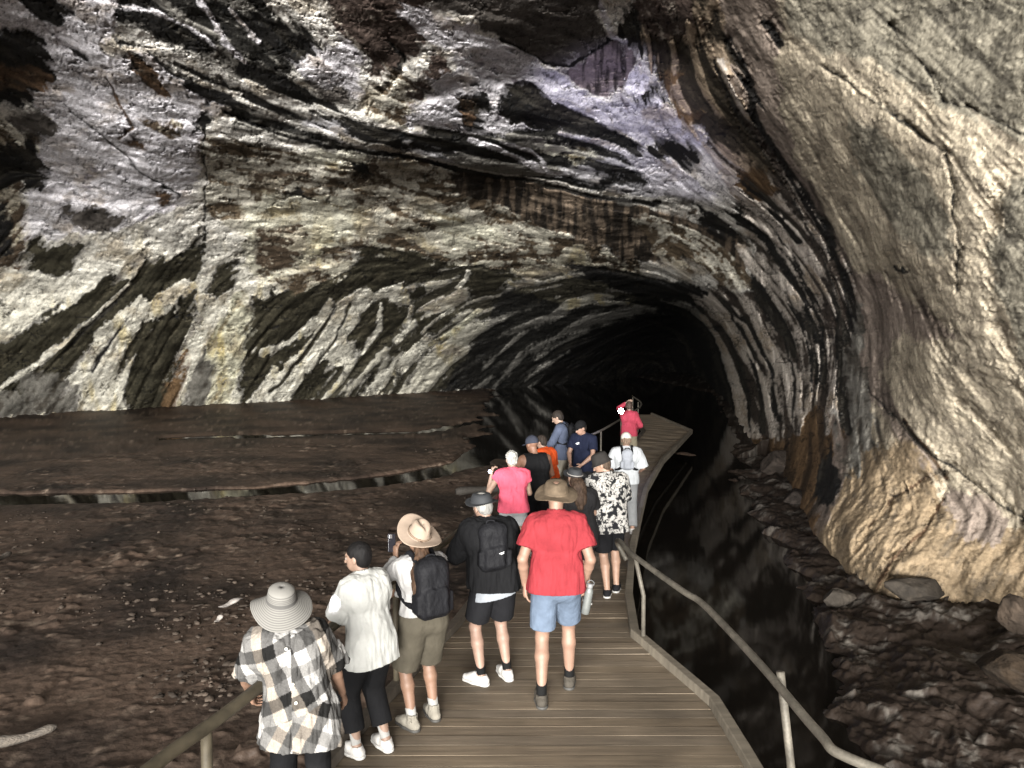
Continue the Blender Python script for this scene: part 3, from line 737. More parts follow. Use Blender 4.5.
def ext(pts):  # densify
    out = []
    for (a, b) in zip(pts[:-1], pts[1:]):
        for k in range(6): out.append((a[0] + (b[0] - a[0]) * k / 6, a[1] + (b[1] - a[1]) * k / 6))
    return out + [pts[-1]]
DECK_R = [q for q in DECK_R if q[1] < 30] + [(6.46, 33.0)]; DECK_L = [q for q in DECK_L if q[1] < 30] + [(5.5, 33.0)]
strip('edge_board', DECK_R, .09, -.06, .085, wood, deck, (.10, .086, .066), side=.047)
strip('edge_board', DECK_L, .09, -.06, .085, wood, deck, (.055, .046, .036), side=-.047)  # left board in a darker tone: its shadow is painted in
strip('bearer', DECK_R, .05, -.22, -.04, wood, deck, (.03, .025, .02), side=-.15)
strip('bearer', DECK_L, .05, -.22, -.04, wood, deck, (.03, .025, .02), side=.15)
def tube(name, pts, r, mat, parent, col=None, seg=12, close=True, jitter=0):
    P = [Vector(p) for p in pts]; V, Fc = [], []
    up = Vector((0, 0, 1))
    t0 = (P[1] - P[0]).normalized(); n = t0.cross(up)
    if n.length < .1: n = t0.cross(Vector((1, 0, 0)))
    n.normalize(); rr_ = r if isinstance(r, (list, tuple)) else [r] * len(P)
    for i, p in enumerate(P):
        t = (P[min(i + 1, len(P) - 1)] - P[max(i - 1, 0)]).normalized()
        n = (n - t * n.dot(t)).normalized(); b = t.cross(n)
        for k in range(seg):
            a = 2 * math.pi * k / seg; q = rr_[i] * (1 + (rnd.uniform(-jitter, jitter) if jitter else 0))
            V.append(p + n * math.cos(a) * q + b * math.sin(a) * q)
    for i in range(len(P) - 1):
        for k in range(seg): Fc.append((i*seg+k, i*seg+(k+1)%seg, (i+1)*seg+(k+1)%seg, (i+1)*seg+k))
    if close: Fc.append(tuple(reversed(range(seg)))); Fc.append(tuple((len(P)-1)*seg+k for k in range(seg)))
    o = mesh_obj(name, V, Fc, mat, parent)
    if col is not None: vcol(o, 'rock', np.tile(np.array(col), (len(V), 1)))
    return o
def curve(pts, n=8):
    """Catmull-Rom through the points"""
    P = [Vector(p) for p in pts]; P = [P[0] * 2 - P[1]] + P + [P[-1] * 2 - P[-2]]; out = []
    for i in range(1, len(P) - 2):
        a, b, c, d = P[i-1:i+3]
        for k in range(n):
            t = k / n
            out.append(.5 * ((2*b) + (c-a)*t + (2*a-5*b+4*c-d)*t*t + (3*b-a-3*c+d)*t**3))
    return out + [P[-2]]
for yy_ in (2.5, 5.0, 7.5, 10.5, 14):
    for D, s in ((DECK_L, .15), (DECK_R, -.15)):
        x = float(interp(D, yy_)) + s
        tube('support_post', [(x, yy_, -1.3), (x, yy_, -.20)], .06, wood, deck, (.04, .034, .028))
pipe = principled('galvanised_pipe', (.075, .067, .054), .6, .2, .3); vary(pipe, 9, .35); vary(pipe, 60, .2); add_bump(pipe, 45, .15, .004)
# right handrail
rr_root = empty('handrail', (1.33, 7.1, 0)); tag(rr_root, 'grey pipe handrail bending down along the right edge of the boardwalk', 'handrail')
def rel(root, pts): return [tuple(Vector(p) - root.location) for p in pts]
RZ = .93
rpts = [(1.30,7.95,.62),(1.20,8.0,.80),(1.17,7.6,RZ),(1.22,7.1,RZ),(1.46,6.05,RZ),(1.55,5.75,RZ),(1.60,5.2,RZ),(1.64,4.5,RZ),(1.66,3.75,RZ),(1.72,3.5,RZ),(2.25,3.05,RZ),(2.9,2.5,RZ)]
tube('rail', curve(rel(rr_root, rpts), 8), .027, pipe, rr_root)
tube('post', rel(rr_root, [(1.34,7.12,-.25),(1.34,7.12,.5),(1.25,7.12,.905)]), .022, pipe, rr_root)
tube('post', rel(rr_root, [(1.79,4.38,-1.0),(1.77,4.38,.35),(1.69,4.38,.975)]), .026, pipe, rr_root)
tube('post', rel(rr_root, [(2.3,3.0,-1.0),(2.3,3.0,.90)]), .026, pipe, rr_root)
# left handrail
lr = empty('handrail', (-1.5, 3.9, 0)); tag(lr, 'olive brown pipe handrail that the group leans on, left edge of the boardwalk', 'handrail')
pipe2 = principled('painted_pipe', (.045, .037, .024), .6, .1, .3); vary(pipe2, 8, .4); add_bump(pipe2, 40, .2, .004)
lp = [(-1.85,2.6,1.0),(-1.72,3.35,1.0),(-1.54,3.97,1.0),(-1.15,5.68,1.0),(-.62,7.6,1.0),(-.33,9.0,1.0),(.08,11.0,1.0),(.42,12.6,1.0)]
tube('rail', curve(rel(lr, lp), 8), .036, pipe2, lr)
for y_ in (3.68, 6.15, 8.4, 10.8, 12.5):
    x = float(np.interp(y_, [p[1] for p in lp], [p[0] for p in lp]))
    tube('post', rel(lr, [(x, y_, -.55), (x, y_, .975)]), .030, pipe2, lr)
fr = empty('handrail', (1.3, 15.35, 0)); tag(fr, 'far pipe handrail with a torchlit end on the left edge of the boardwalk', 'handrail')
fp = [(1.22,15.3,.98),(1.62,16.1,1.0),(2.15,17.4,1.0),(3.15,20.5,1.0),(4.75,26.0,1.0),(5.25,31.0,1.0)]
tube('rail', curve(rel(fr, fp), 6), .028, pipe, fr)
for y_ in (15.35, 17.6, 20.6, 24.0, 27.5, 30.5):
    x = float(np.interp(y_, [p[1] for p in fp], [p[0] for p in fp]))
    tube('post', rel(fr, [(x, y_, -.2), (x, y_, .98)]), .022, pipe, fr)
# ------------------------------------------------------------------ logs, driftwood, debris, boulders
bark = principled('driftwood', (.055, .045, .035), .8); vary(bark, 7, .5, detail=8, stretch=(1, 6, 6)); add_bump(bark, 14, .8, .02, 6, stretch=(.6, 6, 6))
bark_d = principled('wet_driftwood', (.022, .018, .014), .8); add_bump(bark_d, 14, .8, .02, 6)
def log(p0, p1, r, label, n=14, seg=14, bend=.04, mat=None):
    P0, P1 = Vector(p0), Vector(p1); root = Vector(p0)
    pts = []; rad = []
    for k in range(n + 1):
        t = k / n; p = P0.lerp(P1, t) - root
        p += Vector((math.sin(t * 5) * bend, math.cos(t * 4) * bend * .6, math.sin(t * 7) * bend * .3)); pts.append(p)
        rad.append(r * (1 - .35 * t) * (1 + .12 * math.sin(t * 11 + r * 70)))
    rad[0] *= .7; rad[-1] *= .5
    o = tube('log', pts, rad, mat or bark, None, seg=seg, jitter=.06); o.location = root
    return tag(o, label, 'log')
a = at_z(-40, 752, -.52); b = at_z(62, 726, -.5); log(a, b, .052, 'pale bare log lying in the dark mud at the near left')
a = at_z(-25, 566, -.5); b = at_z(14, 553, -.5); log(a, b, .06, 'short pale stick lying on the mud by the left margin')
a = at_z(456, 492, -.52); b = at_z(520, 486, -.5); log(a, b, .10, 'dark fallen branch on the mud behind the black jacket', mat=bark_d)
white = principled('bleached_bark', (.26, .235, .215), .75); vary(white, 14, .4, detail=7); add_bump(white, 30, .5, .01)
def slab(px, py, L, Wd, ang_, label, mat=white, cat='debris', z=-.53, th=.03, name='bark_piece'):
    n, m = 14, 7; V = []; Fc = []
    for s in (1, 0):
        for i in range(n + 1):
            u = i / n * 2 - 1; hw = Wd / 2 * math.sqrt(max(0, 1 - abs(u) ** 2.4)) * (1 + .25 * math.sin(u * 6))
            for j in range(m + 1):
                v = j / m * 2 - 1
                V.append((u * L / 2, v * hw, s * (th * (1 - .6 * v * v) * (1 - .7 * u * u)) + .02 * math.sin(3 * u)))
    K = (n + 1) * (m + 1)
    for i in range(n):
        for j in range(m):
            a_ = i * (m + 1) + j; Fc.append((a_, a_ + m + 1, a_ + m + 2, a_ + 1)); Fc.append((K + a_, K + a_ + 1, K + a_ + m + 2, K + a_ + m + 1))
    o = mesh_obj(name, V, Fc, mat); o.location = at_z(px, py, z); o.rotation_euler = (0.05, .05, math.radians(ang_))
    return tag(o, label, cat)
slab(231, 603, .42, .10, 62, 'long white sliver of bark lying on the mud left of the striped hat', z=-.50)
slab(219, 619, .20, .06, 80, 'smaller white chip on the mud just below the long white sliver', z=-.51)
brock = attr_mat('bank_rock', rough=.85, spec=.2); vary(brock, 6, .35, detail=8); add_bump(brock, 10, .8, .04, 8)
def boulder(px, py, z, size, sq, col, label, seed, rz=0):
    n = 80; u, v = np.meshgrid(np.linspace(0, 2 * np.pi, n, endpoint=False), np.linspace(0, np.pi, n // 2))
    D = np.stack([np.cos(u) * np.sin(v), np.sin(u) * np.sin(v), np.cos(v)], -1).reshape(-1, 3)
    Rr = 1.05 + .30 * fbm(D * 1.2 + seed, 3)
    # a few flat fracture faces
    rs = np.random.RandomState(seed)
    for _ in range(16):
        nn = rs.normal(size=3); nn /= np.linalg.norm(nn); dd_ = D @ nn; k = .62 + rs.rand() * .28
        Rr = np.where(dd_ > .1, np.minimum(Rr, k / np.maximum(dd_, .1)), Rr)
    Rr = Rr + .05 * fbm(D * 5 + seed, 4, .6, ridged=True)
    P_ = D * Rr[:, None] * size * np.array(sq)
    rows = n // 2; I_ = np.arange(rows * n).reshape(rows, n)
    q_ = np.stack([I_[:-1], I_[1:], np.roll(I_, -1, 1)[1:], np.roll(I_, -1, 1)[:-1]], -1).reshape(-1, 4)
    o = mesh_obj('boulder', P_, q_, brock); o.location = at_z(px, py, z); o.rotation_euler = (0, 0, rz)
    t_ = smooth(fbm(P_ * 5 + seed, 4, .7), -.05, .3)[:, None]
    vcol(o, 'rock', np.array(col) * (1 - t_ * .6) + np.array(col) * 2.2 * t_ * .6)
    return tag(o, label, 'boulder')
boulder(1012, 668, -.06, .30, (1.1,.9,.6), (.015,.010,.006), 'ochre brown boulder on the bank against the right margin', 11)
boulder(1015, 612, .0, .30, (1.2,.8,.8), (.03,.022,.016), 'dark boulder wedged below the flowstone at the right margin', 13, .9)
boulder(915, 590, -.2, .30, (1.5,.7,.5), (.022,.018,.014), 'low dark boulder at the foot of the orange flowstone corner', 14, .2)
boulder(838, 598, -.5, .22, (1.4,.8,.6), (.03,.025,.02), 'small grey brown boulder at the water line below the left flowstone fold', 15, .5)
boulder(782, 468, -.4, .65, (1.3,.9,.7), (.028,.022,.018), 'distant rubble boulder at the turn of the right wall', 16, .5)
boulder(800, 500, -.5, .45, (1.3,.9,.6), (.025,.02,.017), 'dark rubble boulder between the far rubble and the flowstone', 17, 1.5)
# stones and clods strewn over the mud: nobody could count them
rs = np.random.RandomState(5); SV = []; SF = []; n = 0
base = []
for i in range(5):
    for j in range(6): 
        th = math.pi * i / 4; ph = 2 * math.pi * j / 6; base.append((math.cos(ph) * math.sin(th), math.sin(ph) * math.sin(th), math.cos(th)))
base = np.array(base); bf = np.array([[i*6+j, (i+1)*6+j, (i+1)*6+(j+1)%6, i*6+(j+1)%6] for i in range(4) for j in range(6)])
cx = []; 
for k in range(3800):
    pxx = rs.uniform(-20, 520); pyy = 440 + 330 * rs.rand() ** .8
    p = at_z(pxx, pyy, -.6)
    dens = float(fbm(np.array([[p.x * .6, p.y * .45, 3.0]]), 3)[0]) + .25 * math.exp(-((pxx - 300) / 110) ** 2 - ((pyy - 590) / 70) ** 2)
    if rs.rand() > smooth(np.array(dens), -.02, .30): continue
    if p.x > float(interp(DECK_L, p.y)) - .1: continue
    cx.append((p.x, p.y))
cx = np.array(cx)
# follow the ground height: nearest vertex of the polar grid
gr_i = np.clip(np.searchsorted(rr, np.hypot(cx[:, 0], cx[:, 1])), 0, len(rr) - 1); ga_i = np.clip(np.searchsorted(ga, np.arctan2(cx[:, 0], cx[:, 1])), 0, gn - 1)
hz = h.reshape(len(rr), gn)[gr_i, ga_i]
for (x, y_), z in zip(cx, hz):
    s = .010 + .030 * rs.rand() ** 2.5; sc = np.array([s * rs.uniform(.8, 2.2), s * rs.uniform(.8, 1.4), s * rs.uniform(.35, .8)])
    a_ = rs.rand() * 6.28; b_ = base * (1 + .3 * rs.normal(size=(30, 1)) * .6) * sc
    b_ = np.stack([b_[:, 0] * math.cos(a_) - b_[:, 1] * math.sin(a_), b_[:, 0] * math.sin(a_) + b_[:, 1] * math.cos(a_), b_[:, 2]], 1)
    SV.append(b_ + np.array([x, y_, z + s * .2])); SF.append(bf + 30 * n); n += 1
stm = principled('mud_clods', (.034, .026, .020), .8, spec=.15); vary(stm, 3, .7)
st = mesh_obj('mud_clods', np.concatenate(SV), np.concatenate(SF), stm)
tag(st, 'small clods and pebbles scattered over the trodden mud', 'clods', kind='stuff')
# ================================================================== FIGURES (signed-distance modelling)
def V3(*a): return np.array(a, float)
def rotm(yaw=0, pitch=0, roll=0):
    """yaw about z (+ = to the person's left), pitch (+ = nod down), roll"""
    cy, sy = math.cos(yaw), math.sin(yaw); cp, sp = math.cos(-pitch), math.sin(-pitch); cr, sr = math.cos(roll), math.sin(roll)
    return np.array([[cy,-sy,0],[sy,cy,0],[0,0,1]]) @ np.array([[1,0,0],[0,cp,-sp],[0,sp,cp]]) @ np.array([[cr,0,sr],[0,1,0],[-sr,0,cr]])
class SDF:
    def __init__(s, lo, hi, vox):
        s.v = vox; s.lo = np.array(lo, float); s.n = (np.ceil((np.array(hi) - s.lo) / vox)).astype(int) + 1
        s.d = np.full(s.n, .12, np.float32)
    def box(s, lo, hi, m=.05):
        a = np.clip(((np.array(lo) - m - s.lo) / s.v).astype(int), 0, s.n); b = np.clip(((np.array(hi) + m - s.lo) / s.v).astype(int) + 2, 0, s.n)
        if np.any(b <= a): return None, None
        sl = tuple(slice(i, j) for i, j in zip(a, b))
        g = np.meshgrid(*[s.lo[k] + s.v * np.arange(a[k], b[k]) for k in range(3)], indexing='ij')
        return sl, np.stack(g, -1).astype(np.float32)
    def mix(s, sl, d, k):
        o = s.d[sl]
        if k <= 0: s.d[sl] = np.minimum(o, d)
        else:
            h_ = np.clip(k - np.abs(o - d), 0, None) / k; s.d[sl] = np.minimum(o, d) - h_ * h_ * k * .25
    def cap(s, a, b, ra, rb, k=.02, flat=None, cut0=None, cut1=None, sub=False):
        """tapered capsule; flat=(dir, factor): thinner along dir; cut0/cut1: flat ends"""
        a = np.array(a, float); b = np.array(b, float); r = max(ra, rb)
        sl, P = s.box(np.minimum(a, b) - r, np.maximum(a, b) + r)
        if sl is None: return
        if flat is not None:
            n_ = np.array(flat[0], float); n_ /= np.linalg.norm(n_); f = flat[1]
            c = (P - a) @ n_; P2 = P + n_ * (c * (1 / f - 1))[..., None]
            bb = b + n_ * (np.dot(b - a, n_) * (1 / f - 1))
        else: P2 = P; bb = b; f = 1
        ab = bb - a; L = max(float(ab @ ab), 1e-9)
        t = np.clip(((P2 - a) @ ab) / L, 0, 1)
        q = P2 - a - t[..., None] * ab
        d = np.sqrt((q * q).sum(-1)) - (ra + (rb - ra) * t)
        if f < 1: d = d * (.5 + .5 * f)
        ax = (b - a) / max(np.linalg.norm(b - a), 1e-6)
        if cut1: d = np.maximum(d, (P - b) @ ax)
        if cut0: d = np.maximum(d, (a - P) @ ax)
        if sub: s.d[sl] = np.maximum(s.d[sl], -d)
        else: s.mix(sl, d, k)
    def ell(s, c, r, k=.02, M=None, sub=False):
        c = np.array(c, float); r = np.array(r, float); m = float(r.max())
        sl, P = s.box(c - m, c + m)
        if sl is None: return
        Q = P - c
        if M is not None: Q = Q @ M
        k0 = np.sqrt(((Q / r) ** 2).sum(-1)); k1 = np.sqrt(((Q / (r * r)) ** 2).sum(-1)) + 1e-6
        d = k0 * (k0 - 1) / k1
        if sub: s.d[sl] = np.maximum(s.d[sl], -d)
        else: s.mix(sl, d, k)
    def rbox(s, c, hs, rad, k=.01, M=None):
        c = np.array(c, float); hs = np.array(hs, float); m = float(np.linalg.norm(hs))
        sl, P = s.box(c - m, c + m)
        if sl is None: return
        Q = P - c
        if M is not None: Q = Q @ M
        q = np.abs(Q) - (hs - rad)
        d = np.sqrt((np.clip(q, 0, None) ** 2).sum(-1)) + np.minimum(q.max(-1), 0) - rad
        s.mix(sl, d, k)
    def plane(s, p, n_):  # keep the side the normal points away from
        g = np.meshgrid(*[s.lo[k] + s.v * np.arange(s.n[k]) for k in range(3)], indexing='ij')
        d = sum((g[k] - p[k]) * n_[k] for k in range(3)); s.d = np.maximum(s.d, d.astype(np.float32))
    def wrinkle(s, amp, freq, seed=0, ridged=False, octs=2):
        m = np.nonzero(np.abs(s.d) < .04)
        P = np.stack([s.lo[k] + s.v * m[k] for k in range(3)], 1) * np.array(freq) + seed
        s.d[m] += amp * fbm(P, octs, .5, ridged)
    def mesh(s):
        d = s.d.copy()
        for ax in range(3):
            sl = [slice(None)] * 3
            for e in (0, -1): sl[ax] = e; d[tuple(sl)] = np.maximum(d[tuple(sl)], s.v)
        ins = d < 0; n = s.n - 1
        cnt = np.zeros(n, np.float32); acc = np.zeros((*n, 3), np.float32)
        for ax in range(3):
            o1, o2 = [k for k in range(3) if k != ax]
            for a in (0, 1):
                for b in (0, 1):
                    s0 = [slice(0, -1)] * 3; s1 = [slice(0, -1)] * 3
                    for o, w_ in ((o1, a), (o2, b)):
                        if w_: s0[o] = slice(1, None); s1[o] = slice(1, None)
                    s1[ax] = slice(1, None); s0, s1 = tuple(s0), tuple(s1)
                    m = ins[s0] != ins[s1]
                    idx = np.nonzero(m); da = d[s0][idx]; db = d[s1][idx]; t = da / (da - db)
                    cnt[idx] += 1; acc[(*idx, ax)] += t; acc[(*idx, o1)] += a; acc[(*idx, o2)] += b
        act = np.nonzero(cnt > 0); vid = np.full(n, -1, np.int64); vid[act] = np.arange(len(act[0]))
        Vt = (np.stack(act, 1) + acc[act] / cnt[act][:, None]) * s.v + s.lo
        Q = []
        for ax in range(3):
            o1, o2 = [(1, 2), (2, 0), (0, 1)][ax]
            s0 = [slice(None)] * 3; s1 = [slice(None)] * 3; s0[ax] = slice(0, -1); s1[ax] = slice(1, None)
            for o in (o1, o2): s0[o] = slice(1, -1); s1[o] = slice(1, -1)
            A = ins[tuple(s0)]; B = ins[tuple(s1)]
            for m, flip in ((A & ~B, False), (~A & B, True)):
                i = list(np.nonzero(m)); i[o1] = i[o1] + 1; i[o2] = i[o2] + 1
                def g(a, b):
                    j = list(i); j[o1] = j[o1] - a; j[o2] = j[o2] - b; return vid[tuple(j)]
                q = np.stack([g(1, 1), g(0, 1), g(0, 0), g(1, 0)], 1)
                Q.append(q[:, ::-1] if flip else q)
        return Vt, np.concatenate(Q)
def ik(a, c, l1, l2, hint):
    """joint position between a and c; hint = direction the joint points to"""
    a = np.array(a, float); c = np.array(c, float); v = c - a; D = np.linalg.norm(v)
    if D > (l1 + l2) * .995: c = a + v / D * (l1 + l2) * .995; v = c - a; D = np.linalg.norm(v)
    u = v / D; x = (l1 * l1 - l2 * l2 + D * D) / (2 * D); hgt = math.sqrt(max(l1 * l1 - x * x, 0))
    h_ = np.array(hint, float); h_ = h_ - u * (h_ @ u); h_ /= max(np.linalg.norm(h_), 1e-6)
    return a + u * x + h_ * hgt, c
cloth_cache = {}
def cloth(name, col, rough=.85, pat=False, bump=.25, var=.12):
    col = tuple(c * .51 for c in col); key = (name, tuple(col), pat)
    if key in cloth_cache: return cloth_cache[key]
    m = attr_mat(name, rough, .06) if pat else principled(name, col, rough, spec=.06)
    vary(m, 9, var, detail=4); add_bump(m, 11, bump * 1.8, .03, 4, stretch=(1, 1, .55)); add_bump(m, 34, bump, .010, 3); add_bump(m, 160, .25, .003, 2)
    
    cloth_cache[key] = m; return m
skin_mat = attr_mat('skin', .55, .35); vary(skin_mat, 14, .10); add_bump(skin_mat, 90, .15, .002)
skin_mat.node_tree.nodes['Principled BSDF'].inputs['Subsurface Weight'].default_value = 0.0
hair_cache = {}
def hairm(col):
    if col not in hair_cache:
        m = principled('hair', col, .7, spec=.12); vary(m, 60, .5, detail=3, stretch=(1, 1, .15)); add_bump(m, 90, .6, .006, 3, stretch=(1, 1, .15)); hair_cache[col] = m
    return hair_cache[col]

class Person:
    def __init__(s, label, loc, face, H=1.72, lean=(0, 0), crouch=0, feet=None, feet_yaw=(0.1, -0.1), hands=None, elbow=None,
                 head=(0, .1, 0), wide=1.0, belly=0, skin=(.42, .25, .17), vox=.008, twist=0, group=None, hand_dir=(None, None), curl=(.6, .6), hipw=1.0):
        s.root = empty('person', loc, face); tag(s.root, label, 'person', group)
        s.H = H; s.vox = vox; s.wide = wide; s.skin = tuple(c * .39 for c in skin); f = H / 1.75; s.f = f
        hip_z = (.915 - crouch) * f
        feet = feet or [(-.11, .0), (.11, .0)]
        s.pel = V3(0, 0, hip_z)
        up = V3(lean[0], lean[1], 1); up /= np.linalg.norm(up); s.up = up
        s.chest = s.pel + up * .36 * f; s.sh = s.pel + up * .515 * f; s.sh += V3(0, lean[1] * .05, 0)
        ct, st_ = math.cos(twist), math.sin(twist); s.xs = V3(ct, st_, 0); s.ys = V3(-st_, ct, 0)
        sw = .178 * f * wide
        s.S = [s.sh - s.xs * sw + up * -.035 * f, s.sh + s.xs * sw + up * -.035 * f]
        s.neck = s.sh + up * .045 * f + V3(0, .01, 0)
        s.hy, s.hp, s.hr = head
        s.HM = rotm(s.hy, s.hp, s.hr)
        s.hb = s.sh + up * .080 * f + V3(0, .012, 0)            # skull base
        s.hc = s.hb + s.HM @ V3(0, .025, .095) * f               # head centre
        s.hipj = [s.pel + V3(-.088 * f, 0, -.02), s.pel + V3(.088 * f, 0, -.02)]
        s.ank, s.knee, s.fy = [], [], feet_yaw
        for i in (0, 1):
            fx_, fy_ = feet[i][:2]; fz = feet[i][2] if len(feet[i]) > 2 else 0
            a = V3(fx_ * f, fy_ * f, .085 * f + fz)
            k, a2 = ik(s.hipj[i], a, .43 * f, .425 * f, (math.sin(-feet_yaw[i]) * .6, 1, 0)); s.knee.append(k); s.ank.append(a2)
        hands = hands or [(-.27, .05, .80), (.27, .05, .80)]; elbow = elbow or [(-.5, -1, -.3), (.5, -1, -.3)]
        s.elb, s.wr, s.hd = [], [], []
        for i in (0, 1):
            e, w_ = ik(s.S[i], V3(*hands[i]) * f, .295 * f, .255 * f, elbow[i]); s.elb.append(e); s.wr.append(w_)
            fd = (w_ - e) / np.linalg.norm(w_ - e)
            if hand_dir[i] is not None: fd = V3(*hand_dir[i]); fd /= np.linalg.norm(fd)
            s.hd.append(fd)
        s.curl = curl; s.belly = belly; s.hipw = hipw
        pts = np.array([*s.S, s.hc, *s.knee, *s.ank, *s.elb, *s.wr, s.pel, s.chest] + [s.wr[i] + s.hd[i] * .16 for i in (0, 1)])
        s.blo = pts.min(0) - V3(.24, .26, .10); s.bhi = pts.max(0) + V3(.24, .26, .17)
    def torso(s, F, inf, low=None, k=.05):
        f = s.f; W = s.wide; b = s.belly; fl = (s.ys, .70)
        hw = .085 * f * s.hipw
        F.cap(s.pel - s.xs * hw * .9, s.pel + s.xs * hw * .9, .105 * f * s.hipw + inf, .105 * f * s.hipw + inf, k)
        wz = s.pel + s.up * .17 * f + s.ys * (.01 + b * .35)
        F.cap(wz - s.xs * .065 * f * W, wz + s.xs * .065 * f * W, .098 * f + b + inf, .098 * f + b + inf, .07)
        F.cap(s.chest - s.xs * .085 * f * W, s.chest + s.xs * .085 * f * W, .112 * f + b * .3 + inf, .112 * f + b * .3 + inf, .08)
        ub = s.chest + s.up * .09 * f - s.ys * .012
        F.cap(ub - s.xs * .11 * f * W, ub + s.xs * .11 * f * W, .092 * f + inf, .092 * f + inf, .07)
        F.cap(s.S[0] + s.xs * .03, s.S[1] - s.xs * .03, .058 * f + inf, .058 * f + inf, .06)
    def arms(s, F, inf, end=1.0, r=(.052, .043, .040, .027)):
        f = s.f
        for i in (0, 1):
            F.cap(s.S[i], s.elb[i], r[0] * f + inf, r[1] * f + inf, .03)
    def body(s, col=None, back_hair=False):
        F = SDF(s.blo, s.bhi, s.vox); f = s.f
        s.torso(F, 0)
        for i in (0, 1):
            F.cap(s.S[i], s.elb[i], .050 * f, .040 * f, .03)
            m = s.elb[i] + (s.wr[i] - s.elb[i]) * .3
            F.cap(s.elb[i], m, .040 * f, .041 * f, .015); F.cap(m, s.wr[i], .041 * f, .026 * f, .01)
            F.cap(s.hipj[i], s.knee[i], .083 * f, .054 * f, .03)
            c = s.knee[i] + (s.ank[i] - s.knee[i]) * .32 + V3(0, -.014, 0)
            F.cap(s.knee[i], c, .053 * f, .056 * f, .02); F.cap(c, s.ank[i], .055 * f, .034 * f, .02)
            F.cap(s.knee[i], s.knee[i] + V3(0, .012, 0), .05 * f, .046 * f, .01)
            # foot inside the shoe
            fd = V3(-math.sin(s.fy[i]), math.cos(s.fy[i]), 0)
            F.cap(s.ank[i], s.ank[i] + fd * .13 * f + V3(0, 0, -.045), .034, .028, .02)
            s.hand(F, i)
        F.cap(s.sh - s.up * .02, s.hb + (s.hc - s.hb) * .3, .058 * f, .053 * f, .03)
        s.headsdf(F, 0)
        Vt, Q = F.mesh()
        o = mesh_obj('body', Vt, Q, skin_mat, s.root)
        base = np.array(col or s.skin); cc = np.tile(base, (len(Vt), 1)) * (1 + .12 * fbm(Vt * 12, 2))[:, None]
        h_ = (Vt - s.hc) @ s.HM / f
        lip = (np.abs(h_[:, 0]) < .024) & (np.abs(h_[:, 2] + .060) < .008) & (h_[:, 1] > .05)
        cc[lip] = base * np.array([.75, .45, .45])
        for e in (-1, 1):
            d = np.hypot((h_[:, 0] - e * .032) / .016, (h_[:, 2] - .002) / .0065)
            cc[(d < 1) & (h_[:, 1] > .04)] = (.2, .19, .18)
            d = np.hypot((h_[:, 0] - e * .032) / .007, (h_[:, 2] - .002) / .007)
            cc[(d < 1) & (h_[:, 1] > .04)] = (.03, .02, .015)
            d = np.hypot((h_[:, 0] - e * .033) / .022, (h_[:, 2] - .024) / .005)
            cc[(d < 1) & (h_[:, 1] > .04)] = base * .3
        vcol(o, 'rock', cc); s.bodyo = o
        return o
    def headsdf(s, F, inf):
        f = s.f; M = s.HM
        def hp(x, y, z): return s.hc + M @ V3(x, y, z) * f
        F.ell(hp(0, -.018, .030), V3(.075, .096, .088) * f + inf, .02, M)
        F.ell(hp(0, .022, -.020), V3(.063, .072, .088) * f + inf, .03, M)
        F.ell(hp(0, .048, -.075), V3(.036, .034, .030) * f, .03, M)
        F.cap(hp(0, .088, .012), hp(0, .108, -.030), .009 * f, .014 * f, .012)
        F.cap(hp(-.030, .080, .028), hp(.030, .080, .028), .012 * f, .012 * f, .015)
        F.cap(hp(-.018, .084, -.060), hp(.018, .084, -.060), .009 * f, .009 * f, .008)
        for e in (-1, 1):
            F.ell(hp(e * .032, .090, .003), V3(.017, .012, .010) * f, 0, M, sub=True)
            F.ell(hp(e * .032, .080, .003), V3(.014, .014, .013) * f, .003, M)
            F.ell(hp(e * .078, -.008, -.010), V3(.010, .021, .033) * f, .006, M)
    def hand(s, F, i):
        f = s.f; d = s.hd[i]; w_ = s.wr[i]; sg = -1 if i == 0 else 1
        # palm faces the body (towards the mid-line) unless the arm is forward
        pn = V3(-sg, 0.15, 0); pn = pn - d * (pn @ d)
        if np.linalg.norm(pn) < .35: pn = V3(0, 0, -1) - d * (-d[2])
        pn /= np.linalg.norm(pn); sd = np.cross(d, pn)
        if sd[1] < -.2 : sd = -sd
        k_ = w_ + d * .095 * f
        F.cap(w_ + d * .01, k_ - d * .018 * f, .030 * f, .040 * f, .012, flat=(pn, .5))
        cu = s.curl[i]
        for j, (o_, L) in enumerate(((.030, .070), (.010, .079), (-.010, .073), (-.029, .058))):
            p0 = k_ + sd * o_ * f - d * .02
            sp = o_ * 2.2
            d1 = d * math.cos(cu * .7) + pn * math.sin(cu * .7) + sd * sp; d1 /= np.linalg.norm(d1)
            d2 = d * math.cos(cu * 1.7) + pn * math.sin(cu * 1.7) + sd * sp * .5; d2 /= np.linalg.norm(d2)
            d3 = d * math.cos(cu * 2.4) + pn * math.sin(cu * 2.4); d3 /= np.linalg.norm(d3)
            p1 = p0 + d1 * (L * .5 + .02) * f; p2 = p1 + d2 * L * .32 * f; p3 = p2 + d3 * L * .25 * f
            r = max(.0085 * f, s.vox * .95)
            F.cap(p0, p1, r * 1.1, r, .004); F.cap(p1, p2, r, r * .92, 0); F.cap(p2, p3, r * .92, r * .8, 0)
        t0 = w_ + d * .025 * f + sd * .026 * f; t1 = t0 + (d * .6 + sd * .75 + pn * .25) * .042 * f; t2 = t1 + (d * .85 + sd * .25 + pn * .45) * .034 * f
        F.cap(t0, t1, .014 * f, .011 * f, .008); F.cap(t1, t2, .011 * f, .009 * f, .002)
    # ---- clothing
    def _new(s, zlo, vox=None): 
        lo = s.blo.copy(); lo[2] = max(lo[2], zlo); hi = s.bhi.copy()
        return SDF(lo, hi, vox or s.vox)
